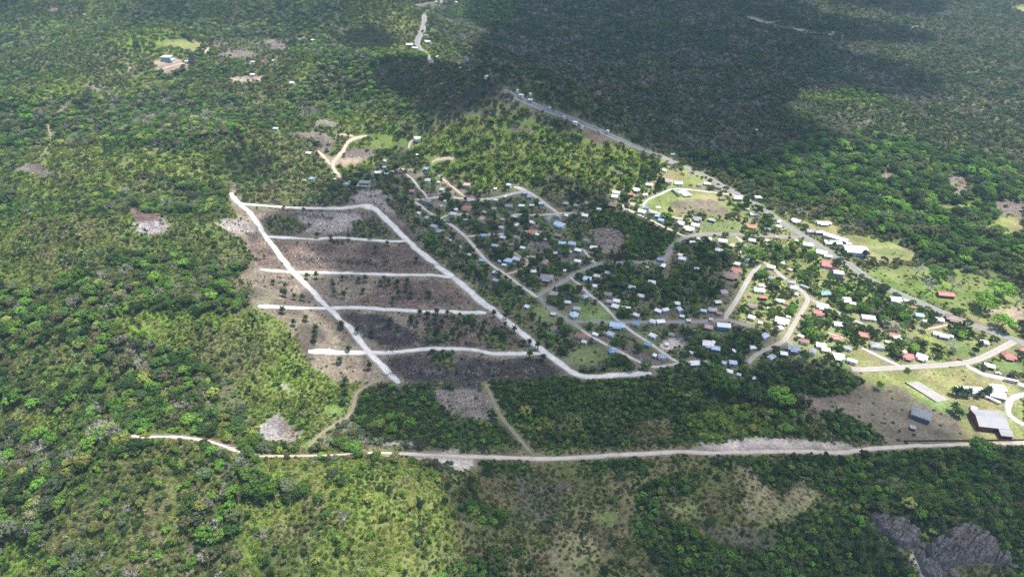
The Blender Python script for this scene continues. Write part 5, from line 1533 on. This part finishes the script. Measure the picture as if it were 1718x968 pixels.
# ------------------------------------------------------------------ rocks of the near outcrop
ROCK = None
m, nt, out = new_mat('grey karst rock')
b = N(nt, 'ShaderNodeBsdfPrincipled'); b.inputs['Roughness'].default_value = .95; b.inputs['Specular IOR Level'].default_value = .1
c = mult(nt, (.13, .118, .106, 1), ramp(nt, noise(nt, .5, 6, .75), [(.36, g4(.22)), (.46, g4(.85)), (.56, g4(1.1)), (.68, (2.1, 2.0, 1.9, 1))]))
nt.links.new(c, b.inputs['Base Color']); nt.links.new(b.outputs[0], out.inputs[0])
ROCK = m
def boxblur(a, k):
    for ax in (0, 1):
        c_ = np.cumsum(np.pad(a, [(k + 1, k) if q_ == ax else (0, 0) for q_ in (0, 1)], mode='constant'), axis=ax)
        n_ = a.shape[ax]
        a = (np.take(c_, np.arange(2 * k + 1, 2 * k + 1 + n_), axis=ax) - np.take(c_, np.arange(0, n_), axis=ax)) / (2 * k + 1)
    return a

def outcrop(outline, label, rise, seed):
    poly = to_world(pts(outline), 5, True)
    x0, y0 = poly.min(0) - 4; x1, y1 = poly.max(0) + 4
    xs, ys = np.arange(x0, x1, .7), np.arange(y0, y1, .7)
    X, Y = np.meshgrid(xs, ys)
    WX = X + 5 * (2 * fbm(X / 11, Y / 11, seed, 3) - 1); WY = Y + 5 * (2 * fbm(X / 11, Y / 11, seed + 1, 3) - 1)
    ins = np.zeros(X.shape, bool)
    for (ax, ay), (bx, by) in zip(poly, np.roll(poly, -1, 0)):
        if ay != by:
            ins ^= ((ay > WY) != (by > WY)) & (WX < (bx - ax) * (WY - ay) / (by - ay) + ax)
    T = boxblur(ins.astype(float), 2)
    # tilted ledges split by cracks that run down the slope
    u, w_ = X * .80 + Y * .60, -X * .60 + Y * .80
    crack = np.abs(fbm(u / 9, w_ / 3.2, seed + 2, 4) - .5) * 2
    ledge = fbm(u / 16, w_ / 7, seed + 3, 4) * 5
    ledge = np.floor(ledge) + np.clip((ledge - np.floor(ledge)) * 2.2 - .6, 0, 1)
    Z = height(X, Y) - .8 + np.minimum(T * 1.5, 1) * rise * (.25 + .30 * ledge + .9 * np.minimum(crack * 2.2, .7))
    use = T > .05
    idx = np.full(X.shape, -1); idx[use] = np.arange(use.sum())
    a, b_, c_, d_ = idx[:-1, :-1], idx[:-1, 1:], idx[1:, 1:], idx[1:, :-1]
    ok = (a >= 0) & (b_ >= 0) & (c_ >= 0) & (d_ >= 0)
    v = np.stack([X[use], Y[use], Z[use]], 1)
    org = v.mean(0); org[2] = v[:, 2].min()
    tag(link('rock_outcrop', mesh_data('rock_outcrop', v - org, np.stack([a[ok], b_[ok], c_[ok], d_[ok]], 1).tolist(), [ROCK]), None, tuple(org)), label, 'rock')

outcrop('1455,863 1476,860 1503,867 1524,888 1540,903 1534,918 1512,914 1485,892', 'narrow grey rock ledge running down the near wooded slope', 3.6, 41)
outcrop('1556,924 1590,898 1626,884 1662,903 1676,926 1694,940 1690,953 1640,944 1600,951 1562,942', 'broad fissured grey rock at the foot of the near thicket', 4.2, 52)
outcrop('1534,920 1552,928 1574,950 1578,985 1566,988 1552,950', 'dark rock slope below the white scar', 2.6, 63)
import bmesh
ROCKS = [(1508, 920, 6, 3), (1546, 912, 7, 3), (1620, 890, 7, 3), (1700, 946, 6, 3), (1600, 962, 7, 3)]
labs = place_labels([(a, b_, 'small grey limestone boulder') for a, b_, c_, d_ in ROCKS])
for k, (px, py, w, hh) in enumerate(ROCKS):
    x, y, z = at(px, py)
    bm = bmesh.new()
    bmesh.ops.create_icosphere(bm, subdivisions=3, radius=1.0)
    for vv in bm.verts:
        c_ = np.array(vv.co)
        f_ = .62 + .75 * fbm(np.array([c_[0] * 2.2 + k * 5]), np.array([c_[1] * 2.2 + c_[2] * 1.7]), 700 + k, 4)[0]
        vv.co = (c_[0] * f_ * w * .5, c_[1] * f_ * w * .42, c_[2] * f_ * hh * .5)
    me_ = bpy.data.meshes.new('rock'); bm.to_mesh(me_); bm.free()
    me_.materials.append(ROCK)
    o = link('rock', me_, None, (x, y, z)); o.rotation_euler = (.1, .05, -.5 + .3 * (k % 3))
    tag(o, labs[k], 'rock', 'boulders by the near outcrop')

# ------------------------------------------------------------------ clouds high above the camera whose shadows lie on the land
CLOUD_Z = 950.0
m, nt, out = new_mat('cloud')
at_ = N(nt, 'ShaderNodeAttribute', attribute_name='thickness')
tr = N(nt, 'ShaderNodeBsdfTransparent')
df = N(nt, 'ShaderNodeBsdfDiffuse'); df.inputs[0].default_value = (.9, .9, .92, 1)
tl = N(nt, 'ShaderNodeBsdfTranslucent'); tl.inputs[0].default_value = (.9, .9, .92, 1)
s1 = N(nt, 'ShaderNodeMixShader'); s1.inputs[0].default_value = .5
nt.links.new(df.outputs[0], s1.inputs[1]); nt.links.new(tl.outputs[0], s1.inputs[2])
s2 = N(nt, 'ShaderNodeMixShader')
nt.links.new(at_.outputs['Fac'], s2.inputs[0]); nt.links.new(tr.outputs[0], s2.inputs[1]); nt.links.new(s1.outputs[0], s2.inputs[2])
nt.links.new(s2.outputs[0], out.inputs[0])

def boxblur(a, k):
    for ax in (0, 1):
        c_ = np.cumsum(np.pad(a, [(k + 1, k) if q_ == ax else (0, 0) for q_ in (0, 1)], mode='constant'), axis=ax)
        n_ = a.shape[ax]
        a = (np.take(c_, np.arange(2 * k + 1, 2 * k + 1 + n_), axis=ax) - np.take(c_, np.arange(0, n_), axis=ax)) / (2 * k + 1)
    return a

def cloud(label, shadows, step=9.0, soft=1, dense=.62, seed=0, holes=.0):
    polys = []
    for s in shadows:
        p = to_world(pts(s), 14, True)
        zz = height(p[:, 0], p[:, 1])
        k = (CLOUD_Z - zz) / SUN[2]
        polys.append(np.stack([p[:, 0] + SUN[0] * k, p[:, 1] + SUN[1] * k], 1))
    allp_ = np.concatenate(polys)
    x0, y0 = allp_.min(0) - 160; x1, y1 = allp_.max(0) + 160
    xs, ys = np.arange(x0, x1, step), np.arange(y0, y1, step)
    X, Y = np.meshgrid(xs, ys)
    WX = X + 15 * (2 * fbm(X / 90, Y / 90, seed + 1, 3) - 1)
    WY = Y + 15 * (2 * fbm(X / 90, Y / 90, seed + 2, 3) - 1)
    ins = np.zeros(X.shape, bool)
    for poly in polys:
        one = np.zeros(X.shape, bool)
        for (ax, ay), (bx, by) in zip(poly, np.roll(poly, -1, 0)):
            if ay != by:
                c_ = (ay > WY) != (by > WY)
                one ^= c_ & (WX < (bx - ax) * (WY - ay) / (by - ay) + ax)
        ins |= one
    T = boxblur(boxblur(ins.astype(float), soft), soft)
    core = np.clip((T - .12) / .76, 0, 1)
    core = core * core * (3 - 2 * core)
    mod = np.clip(1 - holes * np.clip((fbm(X / 170, Y / 170, seed + 9, 2) - .5) * 5, 0, 1), 0, 1)
    op = dense * core * mod
    puff = boxblur(ins.astype(float), 6) * (40 + 90 * fbm(X / 120, Y / 120, seed + 4, 4))
    top = CLOUD_Z + 1 + puff * np.minimum(1, T * 1.5); bot = CLOUD_Z - 8 * np.minimum(1, T * 1.5) * (.4 + fbm(X / 60, Y / 60, seed + 7, 2))
    use = T > .1
    idx = np.full(X.shape, -1); idx[use] = np.arange(use.sum()); n_ = use.sum()
    v = np.concatenate([np.stack([X[use], Y[use], top[use]], 1), np.stack([X[use], Y[use], bot[use]], 1)])
    a, b_, c_, d_ = idx[:-1, :-1], idx[:-1, 1:], idx[1:, 1:], idx[1:, :-1]
    ok = (a >= 0) & (b_ >= 0) & (c_ >= 0) & (d_ >= 0)
    fq = np.stack([a[ok], b_[ok], c_[ok], d_[ok]], 1)
    me_ = mesh_data('cloud', v, np.concatenate([fq, fq[:, ::-1] + n_]).tolist(), [m], smooth=True)
    at2 = me_.attributes.new('thickness', 'FLOAT', 'POINT')
    at2.data.foreach_set('value', np.concatenate([op[use], op[use]]).astype(np.float32))
    tag(link('cloud', me_), label, None, None, 'structure')

cloud('wide fair weather cloud over the far plain', [
    '800,-40 1345,-40 1330,-8 1365,12 1372,26 1480,40 1570,58 1555,76 1410,74 1430,92 1500,106 1590,138 1572,168 1480,162 1380,150 1330,158 1320,190 1400,225 1440,240 1380,262 1320,272 1280,300 1180,284 1140,270 1085,253 1015,222 950,206 890,180 850,170 830,160 800,145 780,118 800,90 820,60 780,30',
    '1380,-40 1620,-40 1585,20 1560,34 1480,20 1400,8', '612,112 650,100 720,100 790,118 830,150 830,180 790,198 745,200 690,182 650,160'], dense=.66, seed=11)
cloud('broad fair weather cloud over the village', [
    '548,345 560,320 575,292 640,288 700,302 745,324 800,332 860,326 940,330 1000,332 1050,358 1110,388 1160,402 1215,420 1235,455 1232,505 1245,540 1290,560 1335,575 1370,600 1425,612 1440,632 1475,655 1530,665 1590,700 1622,738 1800,760 1800,1060 800,1060 775,930 745,870 735,800 690,772 640,748 600,705 605,660 650,640 632,610 575,545 530,505 545,470 590,450 540,420 470,405 436,396 430,372 480,350'], dense=.48, seed=23)
cloud('small cloud above the wooded hill', ['330,290 345,262 400,248 450,262 470,285 440,300 380,305', '565,70 610,38 655,50 665,82 600,90'], dense=.5, seed=37)
cloud('unseen thin veil of cloud added to dim the far hills', ['-200,-30 690,-30 690,8 610,34 500,40 420,30 330,44 200,40 110,22 40,40 -200,70'], dense=.30, seed=51, soft=3)  # veil out of view, added to darken the far hills

# ------------------------------------------------------------------ the air
m = bpy.data.materials.new('haze'); m.use_nodes = True
nt = m.node_tree
for n_ in list(nt.nodes):
    nt.nodes.remove(n_)
out = nt.nodes.new('ShaderNodeOutputMaterial')
pv = nt.nodes.new('ShaderNodeVolumePrincipled')
pv.inputs['Color'].default_value = (.54, .76, 1.0, 1)
pv.inputs['Density'].default_value = 9e-5
pv.inputs['Anisotropy'].default_value = .2
nt.links.new(pv.outputs[0], out.inputs['Volume'])
mb = MB(); mb.box(-15000, 15000, -15000, 15000, -20, 446)
tag(mb.build('haze', m), 'thin bluish haze in the air over the land', None, None, 'stuff')
